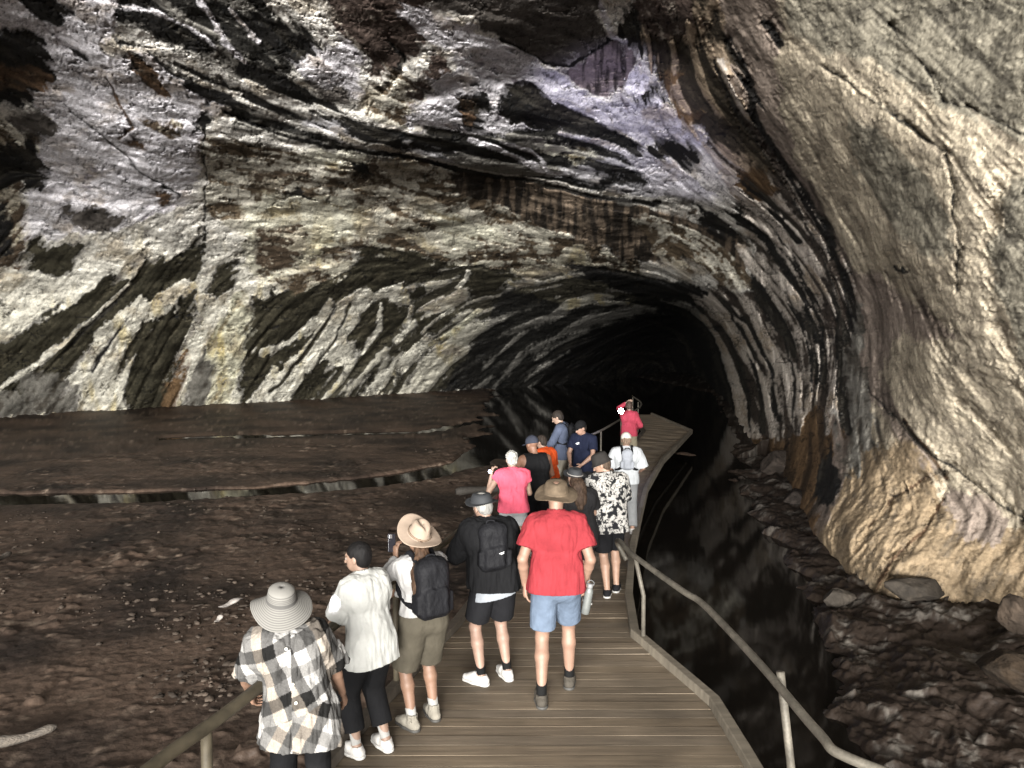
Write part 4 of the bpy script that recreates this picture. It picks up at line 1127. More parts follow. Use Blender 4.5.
    def shirt(s, mat, sleeve='tee', hem=-.09, inf=.020, flare=.0, name='shirt', colf=None, wr=.007, vox=None, shell=0, collar=True, frq=(7, 7, 3), hemtilt=0):
        f = s.f; F = s._new(s.pel[2] + hem * f - .08, vox)
        s.torso(F, inf)
        # skirt of the shirt: straight down from the waist to the hem
        hz_ = s.pel + V3(0, .0 + s.belly * .25, hem * f)
        wd = (.080 * s.hipw + flare * .5) * f
        for x in (-1, 1):
            F.cap(s.pel + s.up * .14 * f + s.xs * x * .065 * f * s.wide, hz_ + s.xs * x * wd, .103 * f + s.belly * .8 + inf, .105 * f * s.hipw + inf + flare * .5 + s.belly * .5, .06)
        F.cap(s.pel + s.up * .14 * f, hz_, .103 * f + inf + s.belly, .108 * f + inf + flare * .5 + s.belly * .5, .05)
        if sleeve != 'none':
            for i in (0, 1):
                a, e, w_ = s.S[i], s.elb[i], s.wr[i]
                if sleeve == 'tee':
                    t = .70; b_ = a + (e - a) * t; F.cap(a, b_, .058 * f + inf * .9, .056 * f + inf * 1.4, .025, cut1=True)
                elif sleeve == 'half':
                    F.cap(a, a + (e - a) * .97, .060 * f + inf, .060 * f + inf * 1.6, .025, cut1=True)
                elif sleeve == 'wide':
                    b_ = a + (e - a) * 1.0 ; F.cap(a, b_, .062 * f + inf, .074 * f + inf, .05, cut1=True)
                elif sleeve == 'cap':
                    F.cap(a, a + (e - a) * .38, .056 * f + inf * .8, .060 * f + inf, .02, cut1=True)
                elif sleeve == 'long':
                    F.cap(a, e, .056 * f + inf, .050 * f + inf * .9, .03); F.cap(e, e + (w_ - e) * .97, .048 * f + inf * .9, .032 * f + inf * .7, .015, cut1=True)
                elif sleeve == 'roll':
                    F.cap(a, e, .056 * f + inf, .050 * f + inf * .9, .03); F.cap(e, e + (w_ - e) * .35, .048 * f + inf * .9, .046 * f + inf * .7, .015, cut1=True)
        wr *= 1.35; F.wrinkle(wr, frq, seed=sum(map(ord, name)) % 7 + s.H * 10, octs=3)
        # gather lines that run from the shoulders to the waist
        F.wrinkle(wr * .6, (16, 16, 3), seed=s.H * 33, ridged=True, octs=2)
        if sleeve in ('tee', 'half', 'wide', 'roll', 'long', 'cap') and name != 'undershirt':   # ribbed neck line
            F.cap(s.sh - s.up * .01 * f, s.sh + s.up * .052 * f, .074 * f + inf * .3, .066 * f, .03)
        if collar: F.cap(s.sh - s.up * .03, s.hb + s.up * .06, .058 * f, .064 * f, 0, sub=True)
        else: F.ell(s.sh + s.up * .055 + s.ys * .02, V3(.085, .085, .06) * f, 0, sub=True)
        if sleeve == 'none':
            for i in (0, 1):
                sg = -1 if i == 0 else 1
                F.ell(s.S[i] + s.xs * sg * .035 * f - s.up * .01, V3(.085, .17, .125) * f, 0, sub=True)
        F.plane(s.pel + V3(0, 0, hem * f), (hemtilt, .0, -1))
        Vt, Q = F.mesh(); o = mesh_obj(name, Vt, Q, mat, s.root)
        if colf is not None: vcol(o, 'rock', colf(Vt, s))
        return o
    def collar(s, mat):
        f = s.f; a = s.sh - s.up * .01 - s.ys * .012; b = s.hb - s.up * .005 + s.ys * .0
        F = SDF(a - .16, b + .16, .006); F.cap(a, b, .082 * f, .071 * f, 0, cut1=True); F.cap(a, b + s.up * .05, .070 * f, .0625 * f, 0, sub=True)
        Vt, Q = F.mesh(); return mesh_obj('collar', Vt, Q, mat, s.root)
    def legs(s, mat, length=.8, inf=.024, name='shorts', flare=.01, hem_up=.0, wr=.006, top=.0):
        """length: 0.8 = to just above the knee, 1.9 = to the ankle"""
        f = s.f; F = SDF(s.blo, V3(s.bhi[0], s.bhi[1], s.pel[2] + .2), s.vox)
        hw = .085 * f * s.hipw
        F.cap(s.pel - s.xs * hw * .9, s.pel + s.xs * hw * .9, .108 * f * s.hipw + inf * .7, .108 * f * s.hipw + inf * .7, .05)
        u = s.pel + s.up * top
        F.cap(u - s.xs * hw * .8, u + s.xs * hw * .8, .098 * f + s.belly * .7 + inf * .6, .098 * f + s.belly * .7 + inf * .6, .05)
        for i in (0, 1):
            h0, k, a = s.hipj[i], s.knee[i], s.ank[i]
            if length <= 1: F.cap(h0, h0 + (k - h0) * length, .088 * f + inf, .066 * f + inf + flare, .02, cut1=True)
            else:
                F.cap(h0, k, .088 * f + inf, .060 * f + inf, .02)
                F.cap(k, k + (a - k) * (length - 1), .060 * f + inf, .046 * f + inf + flare, .02, cut1=True)
        F.wrinkle(wr, (9, 9, 5), seed=s.H * 20 + 3, octs=3)
        F.plane(s.pel + s.up * (top + .03), s.up)
        Vt, Q = F.mesh(); return mesh_obj(name, Vt, Q, mat, s.root)
    def shoes(s, mat, sole, sock=None, sock_h=.12, boot=False, only=(0, 1)):
        f = s.f
        for i in only:
            a = s.ank[i]; fd = V3(-math.sin(s.fy[i]), math.cos(s.fy[i]), 0); sd = V3(fd[1], -fd[0], 0)
            heel = a - fd * .035 * f; heel[2] = a[2] - .04 * f; toe = a + fd * .165 * f; toe[2] = a[2] - .045 * f; mid = a + fd * .07 * f; mid[2] = a[2] - .03 * f
            gz = a[2] - .085 * f + .004
            lo = np.minimum(heel, toe) - V3(.09, .09, .06); hi = np.maximum(heel, toe) + V3(.09, .09, .14)
            v = min(s.vox, .007); F = SDF(lo, hi, v)
            F.cap(heel, mid, .044 * f, .044 * f, .02); F.cap(mid, toe, .046 * f, .034 * f, .02, flat=(V3(0, 0, 1), .9))
            F.cap(a - V3(0, 0, .03), a + V3(0, 0, .055 if boot else .012) * f, .047 * f, .046 * f, .02, cut1=True)
            F.cap(mid + V3(0, 0, .012), mid + fd * .04 + V3(0, 0, .0), .036, .034, .02)
            F.cap(a + V3(0, 0, -.005), a + V3(0, 0, .1), .038 * f, .040 * f, 0, sub=True)
            # laces / panel relief
            F.wrinkle(.0025, (30, 30, 30), seed=4, octs=2)
            F.plane(V3(0, 0, gz + .018), (0, 0, -1))
            Vt, Q = F.mesh(); sh_ = mesh_obj('shoe', Vt, Q, mat, s.root)
            G = SDF(lo, hi, v)
            c0 = heel.copy(); c0[2] = gz + .012; c1 = toe.copy(); c1[2] = gz + .012; cm_ = mid.copy(); cm_[2] = gz + .012
            G.cap(c0, cm_, .047 * f, .048 * f, .02); G.cap(cm_, c1, .048 * f, .037 * f, .02)
            G.plane(V3(0, 0, gz + .022), (0, 0, 1)); G.plane(V3(0, 0, gz - .002), (0, 0, -1))
            Vt, Q = G.mesh(); mesh_obj('sole', Vt, Q, sole, sh_)
            if sock is not None:
                ax = (s.knee[i] - a) / np.linalg.norm(s.knee[i] - a); G = SDF(a - V3(.08, .08, .03), a + V3(.1, .1, sock_h + .08), v)
                G.cap(a - ax * .02, a + ax * sock_h, .038 * f, .046 * f, 0, cut1=True)
                Vt, Q = G.mesh(); mesh_obj('sock', Vt, Q, sock, s.root)
    def lathe(s, name, prof, mat, off=(0, 0, 0), tilt=(0, 0), brim=None, oval=(1, 1.16), colf=None, seg=64, dent=0, tilt_roll=0):
        """revolve (radius, height) about the head axis; brim = function(angle, radius) -> extra height"""
        f = s.f; V = []; n = len(prof)
        M = s.HM @ rotm(0, tilt[0], tilt[1])
        rs_, zs_ = [], []
        for (r, z) in prof:
            for k in range(seg):
                a = 2 * math.pi * k / seg; x = r * math.cos(a) * oval[0]; y = r * math.sin(a) * oval[1]; zz = z
                if brim and r > .092: zz += brim(a, r)
                if dent and r < .07 and z > .08: zz -= dent * math.exp(-(x / .022) ** 2) * (1 if abs(y) < .09 else 0) 
                rs_.append(r); zs_.append(z); V.append(s.hc + M @ (V3(x, y, zz) + V3(*off)) * f)
        I_ = np.arange(n * seg).reshape(n, seg)
        q = np.stack([I_[:-1], np.roll(I_, -1, 1)[:-1], np.roll(I_, -1, 1)[1:], I_[1:]], -1).reshape(-1, 4)
        o = mesh_obj(name, np.array(V), q, mat, s.root)
        so = o.modifiers.new('thick', 'SOLIDIFY'); so.thickness = .003
        if colf: vcol(o, 'rock', colf(np.array(rs_), np.array(zs_)))
        return o
    def capm(s, name, fn, mat, vox=None, ext_=.16):
        """free SDF piece round the head: fn(F, hp)"""
        f = s.f; lo = s.hc - ext_ * 1.1; hi = s.hc + ext_ * 1.1
        F = SDF(lo, hi, vox or min(s.vox, .007)); M = s.HM
        fn(F, lambda x, y, z: s.hc + M @ V3(x, y, z) * f)
        Vt, Q = F.mesh(); return mesh_obj(name, Vt, Q, mat, s.root)
    def hair(s, col, style='short', name='hair'):
        def fn(F, hp):
            f = s.f
            F.ell(hp(0, -.022, .036), V3(.084, .103, .094) * f, 0, s.HM)
            if style in ('short', 'bob'):
                F.ell(hp(0, -.05, -.02), V3(.072, .062, .075) * f, .03, s.HM)
            if style == 'curly':
                F.ell(hp(0, -.045, -.01), V3(.085, .075, .09) * f, .03, s.HM); F.ell(hp(0, -.01, .06), V3(.088, .10, .08) * f, .03, s.HM)
            if style == 'bob': F.ell(hp(0, -.03, -.04), V3(.084, .06, .075) * f, .03, s.HM)
            # open the face
            F.ell(hp(0, .105, -.035), V3(.062, .075, .10) * f, 0, s.HM, sub=True)
            if style == 'short':
                for e in (-1, 1): F.ell(hp(e * .085, .012, -.045), V3(.03, .045, .045) * f, 0, s.HM, sub=True)
            F.wrinkle(.016 if style == 'curly' else .004, (34, 34, 34) if style == 'curly' else (40, 40, 12), 3, octs=2, ridged=(style == 'curly'))
        return s.capm(name, fn, hairm(col))
    def long_hair(s, col, pts, r, name='hair'):
        P = [V3(*p) for p in pts]; A = np.array(P); F = SDF(A.min(0) - .12, A.max(0) + .12, s.vox)
        for k in range(len(P) - 1): F.cap(P[k], P[k+1], r[k], r[k+1], .02, flat=(s.ys, .75))
        F.wrinkle(.012, (34, 34, 7), 5, octs=3, ridged=True)
        Vt, Q = F.mesh(); return mesh_obj(name, Vt, Q, hairm(col), s.root)
    def world(s, p):
        s.root.rotation_euler.z; c, n_ = math.cos(s.root.rotation_euler.z), math.sin(s.root.rotation_euler.z)
        return Vector((s.root.location.x + c * p[0] - n_ * p[1], s.root.location.y + n_ * p[0] + c * p[1], s.root.location.z + p[2]))
    def backpack(s, label, mat, size=(.14, .085, .22), col2=None, emblem=None, strapm=None, z=.0, panel=None, straps=True):
        """a pack on the back, a thing of its own, same frame as the person"""
        f = s.f; R_ = empty('backpack', s.root.location, s.root.rotation_euler.z); tag(R_, label, 'backpack')
        c = s.chest - s.ys * (.115 * f + size[1] + .012 + s.belly * .2) + s.up * (.0 + z)
        M = np.stack([s.xs, np.cross(s.up, s.xs), s.up], 1)
        F = SDF(c - .36, c + .36, min(s.vox, .009))
        F.rbox(c, size, .06, .01, M); F.rbox(c - s.ys * (size[1] * .75) - s.up * size[2] * .35, (size[0] * .75, size[1] * .55, size[2] * .5), .035, .015, M)
        F.ell(c + s.up * size[2] * .75, V3(size[0] * .85, size[1] * .9, size[2] * .4), .05, M)
        for e in (-1, 1): F.rbox(c + s.xs * e * size[0] * .95 - s.up * size[2] * .45, (.03, size[1] * .7, size[2] * .35), .02, .015, M)
        F.wrinkle(.008, (14, 14, 9), 8, octs=3)
        Vt, Q = F.mesh(); mesh_obj('bag', Vt, Q, mat, R_)
        if straps:
            F = SDF(np.minimum(s.pel, s.sh) - .34, np.maximum(s.pel, s.sh) + .34, min(s.vox, .009))
            for i, e in ((0, -1), (1, 1)):
                x = s.xs * e; r0 = .112 * f + .03
                p = [c + s.up * size[2] * .7 + x * .075, s.sh - s.ys * .075 + s.up * .03 + x * .085 * f, s.sh + s.up * .062 + x * .095 * f, s.sh + s.ys * .085 + s.up * -.02 + x * .11 * f,
                     s.chest + s.ys * (r0) + x * .125 * f, s.chest - s.up * .10 + s.ys * .10 + x * .18 * f * s.wide, s.chest - s.up * .17 - s.ys * .05 + x * .165 * f * s.wide, c - s.up * size[2] * .65 + x * size[0] * .8]
                p = [np.array(v_) for v_ in curve([tuple(v_) for v_ in p], 4)]
                for a_, b_ in zip(p[:-1], p[1:]): F.cap(a_, b_, .022, .022, .006)
            Vt, Q = F.mesh(); mesh_obj('strap', Vt, Q, strapm or mat, R_)
        # zips and grab handle
        hpnt = [c + s.up * (size[2] * 1.02) + s.xs * e_ * .04 - s.ys * .0 + s.up * u_ for e_, u_ in ((-1, 0), (-.7, .035), (.7, .035), (1, 0))]
        tube('grab_handle', [tuple(v_) for v_ in curve([tuple(v_) for v_ in hpnt], 4)], .008, strapm or mat, R_, seg=8)
        if emblem: emblem(s, R_, c, M, size)
        return R_
def swoosh_free_mark(parent, c, right, up, out, w_, h_, mat, name='emblem'):
    """small pale printed mark: a slanting leaf with a notch"""
    pts = [(-1, -.2), (-.5, .25), (.1, .55), (1, 1), (.45, .2), (.9, -.1), (.2, -.35), (-.3, -.9), (-.25, -.45)]
    V = []; 
    for s_ in (0, 1):
        for x, y in pts: V.append(c + right * x * w_ / 2 + up * y * h_ / 2 + out * (.002 + .002 * s_))
    n = len(pts); Fc = [tuple(range(n)), tuple(n + k for k in reversed(range(n)))] + [(k, (k + 1) % n, n + (k + 1) % n, n + k) for k in range(n)]
    return mesh_obj(name, np.array(V), Fc, mat, parent, smooth=False)
# ================================================================== THE PEOPLE ON THE BOARDWALK
R_ = math.radians
blk = cloth('black_cloth', (.012, .012, .013)); blk2 = cloth('black_drill', (.016, .016, .018)); white_rub = principled('white_rubber', (.30, .29, .275), .6)
sock_w = cloth('white_sock', (.42, .41, .39)); sock_b = cloth('black_sock', (.012, .012, .012)); dark_rub = principled('dark_rubber', (.03, .028, .025), .7)
pack_m = cloth('black_nylon', (.014, .014, .016), rough=.6, bump=.5); btn = principled('button', (.5, .48, .42), .3)
# --- 1: plaid blouse, striped hat
p = Person('woman in a wide checked blouse and striped grey sun hat at the left rail', (-1.27, 4.17, 0), R_(18), H=1.60, lean=(-.16, .14), wide=1.05, hipw=1.10,
           hands=[(-.32, .33, .92), (.30, .24, .84)], elbow=[(-1, -.5, -.8), (1, -.5, -.8)], head=(.35, .22, -.1), vox=.0065, feet=[(-.12, 0), (.12, .02)])
p.body(); p.legs(blk, 1.75, .022, 'trousers')
cl = np.array([[.52,.50,.46], [.10,.10,.11], [.40,.36,.30], [.012,.012,.016], [.50,.48,.45], [.20,.20,.21]])
def plaid(Vt, s):
    Q = Vt - s.chest; sag = .05 * fbm(Vt * 3, 2) + .10 * np.abs(Q[:, 0]) * (Q[:, 2] < -.1)
    a = R_(-20); side = np.where(np.abs(Q[:, 0]) < .6, Q[:, 0], 0) + .35 * Q[:, 1] * np.sign(Q[:, 0])
    u = side * math.cos(a) - Q[:, 2] * math.sin(a) + sag * .4; v = side * math.sin(a) + Q[:, 2] * math.cos(a) + sag * .3
    low = Q[:, 2] < -.30 + .35 * Q[:, 0]           # the lower tier is cut on another grain
    u2 = side * math.cos(R_(28)) - Q[:, 2] * math.sin(R_(28)); v2 = side * math.sin(R_(28)) + Q[:, 2] * math.cos(R_(28))
    u = np.where(low, u2, u); v = np.where(low, v2, v)
    iu = np.floor(u / .070 + 40).astype(int); iv = np.floor(v / .076 + 40).astype(int)
    wv = np.array([.46, .10, .31, .035])[iu % 4]; wf = np.array([.46, .035, .40, .13])[iv % 4]
    t = np.sqrt(np.clip(wv * wf, 0, 1)); t = np.where((wv < .1) & (wf < .1), .012, t)
    c = np.stack([t, t * .97, t * .93], 1); c *= np.where((iu % 4 == 2)[:, None], np.array([1.06, .95, .84]), 1)
    c *= (1 + .30 * noise(Vt * 160))[:, None]
    return c * .46
sh_ = p.shirt(cloth('linen_check', (.5, .5, .5), pat=True, bump=.4), 'wide', hem=-.20, inf=.034, flare=.045, name='blouse', colf=plaid, wr=.020, vox=.0055, collar=False, frq=(5, 5, 3), hemtilt=-.12)
for k in range(4):
    t = .43 - k * .105; c = p.pel + p.up * t; hits = np.array([v.co for v in sh_.data.vertices]); dd_ = np.hypot(hits[:, 0] - c[0] + .01, hits[:, 2] - c[2]); m_ = hits[dd_ < .02]
    y_ = m_[:, 1].min() if len(m_) else c[1] - .15
    bt = tube('button', [(c[0] - .01, y_ - .004, c[2]), (c[0] - .01, y_ + .004, c[2])], .0095, btn, p.root, seg=16)
straw = attr_mat('striped_straw', .85, .2); add_bump(straw, 60, .3, .003)
def stripes(r, z):
    q = np.where(r > .09, r * 1.0, .1 + z * .9); t = np.sin(q * 2 * np.pi / .0105) > -.1
    return np.where(t[:, None], np.array([.125, .12, .11]), np.array([.055, .053, .05]))
prof = [(.0, .152), (.03, .151), (.055, .146), (.073, .134)] + [(.080 + .001 * k, .126 - .0052 * k) for k in range(15)] + [(.095 + .0035 * k, .050 - .0014 * k) for k in range(1, 29)]
p.lathe('hat', prof, straw, off=(0, -.02, .0), tilt=(-.50, .0), oval=(1, 1.12), brim=lambda a, r: (r - .092) * (-.30 + .30 * math.cos(2 * a + .4) + .15 * math.sin(3 * a)), colf=stripes, seg=96)
# --- 2: white tee, black hair
p = Person('woman with short black hair in a loose white t-shirt, looking left', (-1.04, 5.16, 0), R_(50), H=1.60, lean=(-.02, .14), wide=.85,
           hands=[(-.12, .40, .98), (.16, .24, .82)], elbow=[(-.6, -.3, -1), (.5, -1, -.4)], head=(.45, .12, 0), skin=(.40, .26, .19), vox=.007, hand_dir=(None, (-.2, .5, -.8)), feet=[(-.12, .05), (.10, -.05)])
p.body(); p.legs(blk, 1.7, .026, 'trousers'); p.shirt(cloth('white_jersey', (.56, .56, .53)), 'half', hem=-.15, inf=.028, flare=.035, wr=.011, vox=.007)
p.hair((.004, .0035, .0035), 'short'); p.shoes(white_rub, white_rub, sock_w, .16)
# --- 3: tan hat, long hair, backpack
p = Person('woman in a pale tan hat, white shirt and khaki shorts, raising a phone', (-.70, 5.55, 0), R_(30), H=1.64, lean=(-.03, .06), wide=.95, hipw=1.05,
           hands=[(-.10, .38, 1.36), (-.12, .34, 1.06)], elbow=[(-1, -.1, -.8), (.7, -.6, -.8)], head=(.15, .05, 0), skin=(.36, .21, .14), vox=.007, feet=[(-.12, -.02), (.11, .05)], feet_yaw=(.35, .0), hand_dir=((0, .25, 1), (-.6, .6, .2)))
p.body(); p.legs(cloth('khaki_drill', (.10, .088, .066)), .93, .036, 'shorts', flare=.018, wr=.009, top=.07); p.shirt(cloth('white_cotton', (.44, .43, .42), bump=.4), 'long', hem=.075, inf=.018, wr=.010)
boots = cloth('pale_suede', (.30, .275, .23), bump=.4); p.shoes(boots, dark_rub, sock_w, .10, boot=True)
felt = principled('tan_felt', (.195, .152, .118), .9, spec=.1); vary(felt, 12, .12); add_bump(felt, 120, .15, .002)
def crown(h_=.14, r=.078, b=.17, base=.045, lip=.0, rr0=.094):
    return [(.0, h_ - .012), (.03, h_ - .004), (.052, h_), (r - .008, h_ - .010), (r, h_ - .03), (r + .008, base + .03), (rr0, base + .006), (rr0 + .006, base)] + [(rr0 + .006 + (b - rr0 - .006) * k / 8, base + lip * (k / 8) ** 2) for k in range(1, 9)]
p.lathe('hat', crown(.165, .072, .185, .05, .0), felt, off=(0, -.01, .005), tilt=(-.55, .0), brim=lambda a, r: (r - .092) * (.12 - .34 * math.cos(2 * a)), dent=.022, seg=80)
p.lathe('hat_band', [(.0995, .058), (.0975, .066), (.0955, .074)], cloth('tan_band', (.25, .18, .13)), off=(0, -.01, .005), tilt=(-.55, 0))
hb = p.hb; p.long_hair((.035, .020, .012), [tuple(p.hc + V3(-.005, -.085, -.02)), tuple(p.hb + V3(-.015, -.10, -.02)), tuple(p.sh + V3(-.07, -.135, -.06)), tuple(p.chest + V3(-.10, -.17, .0)), tuple(p.chest + V3(-.12, -.18, -.10))], [.07, .062, .066, .055, .03])
p.backpack('black backpack on the woman in the tan hat, half under her long brown hair', pack_m, (.13, .085, .22), z=-.03)
phm = principled('phone_glass', (.015, .015, .02), .15); ph = SDF((-.05, -.02, -.09), (.05, .02, .09), .003); ph.rbox((0, 0, 0), (.037, .005, .076), .005); Vt, Q = ph.mesh()
ph = mesh_obj('phone', Vt, Q, phm); ph.location = p.world(p.wr[0] + V3(-.02, .05, .12)); ph.rotation_euler = (R_(-20), R_(12), R_(40)); tag(ph, 'dark phone held up by the woman in the tan hat', 'phone')
lensm = principled('silver', (.4, .4, .42), .25, .8); mesh_obj('camera_bump', *(lambda F: (F.rbox((-.016, -.008, .052), (.016, .004, .018), .004), F.mesh())[1])(SDF((-.05, -.03, .02), (.02, .01, .09), .003)), lensm, ph)
# --- 4: black jacket
p = Person('man in a black jacket, black shorts and white trainers under a black hat', (-.16, 6.32, 0), R_(12), H=1.74, lean=(-.10, .08), wide=1.06, belly=.015,
           hands=[(-.16, .34, 1.10), (.10, .36, 1.06)], elbow=[(-1, -.5, -.5), (1, -.5, -.5)], head=(.45, .40, -.1), skin=(.44, .28, .21), vox=.007, feet=[(-.13, -.06), (.12, .0)], feet_yaw=(.85, .25))
p.body(); p.legs(blk2, .80, .036, 'shorts', flare=.012); p.shirt(cloth('pale_blue_shirt', (.33, .35, .38)), 'cap', hem=-.125, inf=.018, name='undershirt', wr=.004, hemtilt=.18)
p.shirt(blk, 'long', hem=-.06, inf=.046, name='jacket', wr=.012, hemtilt=-.05); p.shoes(white_rub, white_rub, sock_b, .16)
def em(s, R2_, c, M, size):
    swoosh_free_mark(R2_, c - s.ys * (size[1] + .045) + s.up * -.02 + s.xs * .05, s.xs, s.up, -s.ys, .05, .03, principled('pale_print', (.5, .5, .5), .5))
p.backpack('slim black daypack with a small white mark, on the man in the black jacket', pack_m, (.125, .06, .20), emblem=em, straps=False)
bfelt = principled('black_felt', (.016, .017, .019), .75, spec=.3); add_bump(bfelt, 70, .25, .002)
p.lathe('hat', crown(.120, .084, .145, .040, .0), bfelt, off=(0, -.005, .008), tilt=(-.38, .0), brim=lambda a, r: (r - .092) * (.05 - .25 * math.cos(2 * a)))
p.hair((.15, .145, .135), 'short')
# --- 5: red polo
p = Person('tall man in a red shirt, pale denim shorts and brown bucket hat', (.38, 6.03, 0), R_(-2), H=1.90, lean=(.0, .03), wide=.97, belly=.015,
           hands=[(-.25, .03, .90), (.225, .05, .91)], elbow=[(-.5, -1, 0), (.6, -1, 0)], head=(.0, .22, 0), skin=(.40, .24, .17), vox=.007, feet=[(-.115, -.16), (.115, .16)], feet_yaw=(.12, -.1), curl=(.45, 1.1), hand_dir=((.05, .0, -1), (.05, .1, -1)))
p.body(); p.legs(cloth('washed_denim', (.14, .18, .245), bump=.35, var=.2), .80, .026, 'shorts', flare=.016, wr=.004, top=-.03)
p.shirt(cloth('red_jersey', (.29, .036, .044)), 'tee', hem=-.055, inf=.028, flare=.02, wr=.012, frq=(6, 6, 3.5), vox=.0065); p.collar(cloth('red_collar', (.27, .033, .040)))
p.shoes(cloth('grey_hiker', (.085, .075, .062), bump=.5), dark_rub, sock_b, .20)
bucket = principled('brown_suede', (.075, .056, .038), .9, spec=.1); vary(bucket, 16, .3); add_bump(bucket, 60, .3, .003)
p.lathe('hat', crown(.118, .088, .172, .030, .0), bucket, off=(0, -.008, .008), tilt=(-.42, .0), brim=lambda a, r: (r - .092) * (-.22 - .18 * math.cos(2 * a) + .14 * math.sin(3 * a + 1)), dent=.006)
p.lathe('hat_band', [(.0975, .042), (.0955, .056), (.0935, .066)], principled('dark_band', (.06, .045, .03), .8), off=(0, -.008, .009), tilt=(-.42, 0))
# the bottle he carries
bc_ = p.world(p.wr[1] + p.hd[1] * .085 + V3(.03, -.065, -.01)); steel = principled('powder_coated_steel', (.10, .105, .10), .5, .2); vary(steel, 30, .12)
bot = empty('water_bottle', bc_); bot.rotation_euler = (R_(6), R_(9), 0); tag(bot, 'grey steel water bottle gripped in the right hand of the man in red', 'bottle')
def lathe_free(name, prof, mat, parent, seg=28, loc=(0, 0, 0)):
    V = [(r * math.cos(2*math.pi*k/seg) + loc[0], r * math.sin(2*math.pi*k/seg) + loc[1], z + loc[2]) for r, z in prof for k in range(seg)]; n_ = len(prof)
    Fc = [(i*seg+k, i*seg+(k+1)%seg, (i+1)*seg+(k+1)%seg, (i+1)*seg+k) for i in range(n_-1) for k in range(seg)]
    return mesh_obj(name, V, Fc, mat, parent)
lathe_free('flask', [(.001,-.17),(.030,-.17),(.035,-.164),(.0355,-.10),(.0355,.03),(.034,.045),(.024,.062),(.022,.07),(.001,.07)], steel, bot)
lathe_free('cap', [(.001,.068),(.0235,.068),(.0245,.072),(.0245,.098),(.021,.104),(.001,.105)], principled('cap_plastic', (.12, .12, .12), .5), bot)
tube('carry_loop', curve([(-.022,0,.085),(-.03,0,.115),(0,0,.135),(.03,0,.115),(.022,0,.085)], 5), .005, principled('loop_plastic', (.05,.05,.05), .5), bot, seg=8)
# --- 6: pink tee, grey curls
p = Person('woman with curly grey hair in a bright pink t-shirt, lifting a torch', (.02, 9.6, 0), R_(8), H=1.64, lean=(-.02, .04), wide=1.05, hipw=1.05,
           hands=[(-.30, .16, 1.38), (.16, .28, 1.05)], elbow=[(-.6, -.1, -1.4), (.5, -.8, -.6)], head=(.15, .15, 0), skin=(.50, .33, .24), vox=.009, hand_dir=((.15, .1, 1), None), curl=(1.0, .6))
p.body(); p.legs(cloth('white_shorts', (.45, .46, .47)), .55, .03, 'shorts'); p.shirt(cloth('pink_jersey', (.80, .13, .20)), 'cap', hem=-.06, inf=.026, flare=.02, wr=.012, frq=(8, 8, 4)); p.hair((.24, .235, .22), 'curly'); p.shoes(white_rub, white_rub, sock_w, .06)
def torch(loc, aim, label, lens=(.75, .78, 1.0), power=20, L=.12, r=.016, em=60):
    t_ = empty('torch', loc); t_.rotation_euler = (Vector(aim) - Vector(loc)).to_track_quat('Z', 'Y').to_euler(); tag(t_, label, 'torch')
    lathe_free('barrel', [(.001,-L),(r*.8,-L),(r*.85,-L+.004),(r*.85,-.03),(r*1.25,-.012),(r*1.3,0),(r*1.2,.001)], principled('torch_metal', (.02, .02, .022), .35, .6), t_, 20)
    lm = principled('torch_lens', lens, .2); b = lm.node_tree.nodes['Principled BSDF']; b.inputs['Emission Color'].default_value = (*lens, 1); b.inputs['Emission Strength'].default_value = em
    lathe_free('lens', [(r*1.2, 0), (r*1.05, .006), (r*.7, .011), (.0005, .013)], lm, t_, 20); return t_
tl = p.world(p.wr[0] + V3(-.03, -.055, .045))
torch(tl, (0, 0, 3), 'small lit torch glowing at the raised wrist of the woman in pink', em=60, r=.017, L=.09)
glow_at = tuple(Vector(tl) + Vector((-.03, -.08, .03)))
spot('torch_beam', tuple(Vector(tl) + Vector((-.02, .25, .10))), tuple(at_y(640, 120, 19)), 4200, (.72, .70, 1.0), 34, .9)
# --- 7: tank top and cap
p = Person('bare-shouldered man in a black tank top and slate cap', (.36, 10.3, 0), R_(18), H=1.77, lean=(-.03, .08), wide=1.12, belly=.02, hands=[(-.2, .34, 1.0), (.2, .34, 1.0)], elbow=[(-1, -.5, -.5), (1, -.5, -.5)],
           head=(.35, .3, 0), skin=(.33, .17, .11), vox=.009)
p.body(); p.legs(blk2, .85, .036, 'shorts'); p.shirt(blk, 'none', hem=-.12, inf=.018, name='tank_top', wr=.008); p.shoes(dark_rub, dark_rub)
def cap_fn(f):
    def fn(F, hp):
        F.ell(hp(0, -.016, .040), V3(.090, .110, .098) * f, 0, p.HM); F.ell(hp(0, .02, -.055), V3(.2, .2, .075) * f, 0, p.HM, sub=True)
        F.ell(hp(0, .115, .022), V3(.074, .066, .010) * f, .015, p.HM)
    return fn
p.capm('cap', cap_fn(p.f), cloth('slate_cap', (.05, .055, .075)))
# --- 8: orange shirt
p = Person('dark-haired person in a bright orange shirt behind the man in the tank top', (.63, 11.7, 0), R_(50), H=1.62, lean=(0, .2), hands=[(-.2, .36, 1.0), (.2, .36, 1.0)], elbow=[(-1, -.5, -.5), (1, -.5, -.5)], head=(.2, .35, 0), skin=(.50, .32, .24), vox=.010)
p.body(); p.legs(blk2, .85, .036, 'shorts'); p.shirt(cloth('orange_jersey', (.85, .12, .03)), 'half', hem=-.08, inf=.030, wr=.010); p.hair((.02, .015, .012), 'short'); p.shoes(dark_rub, dark_rub)
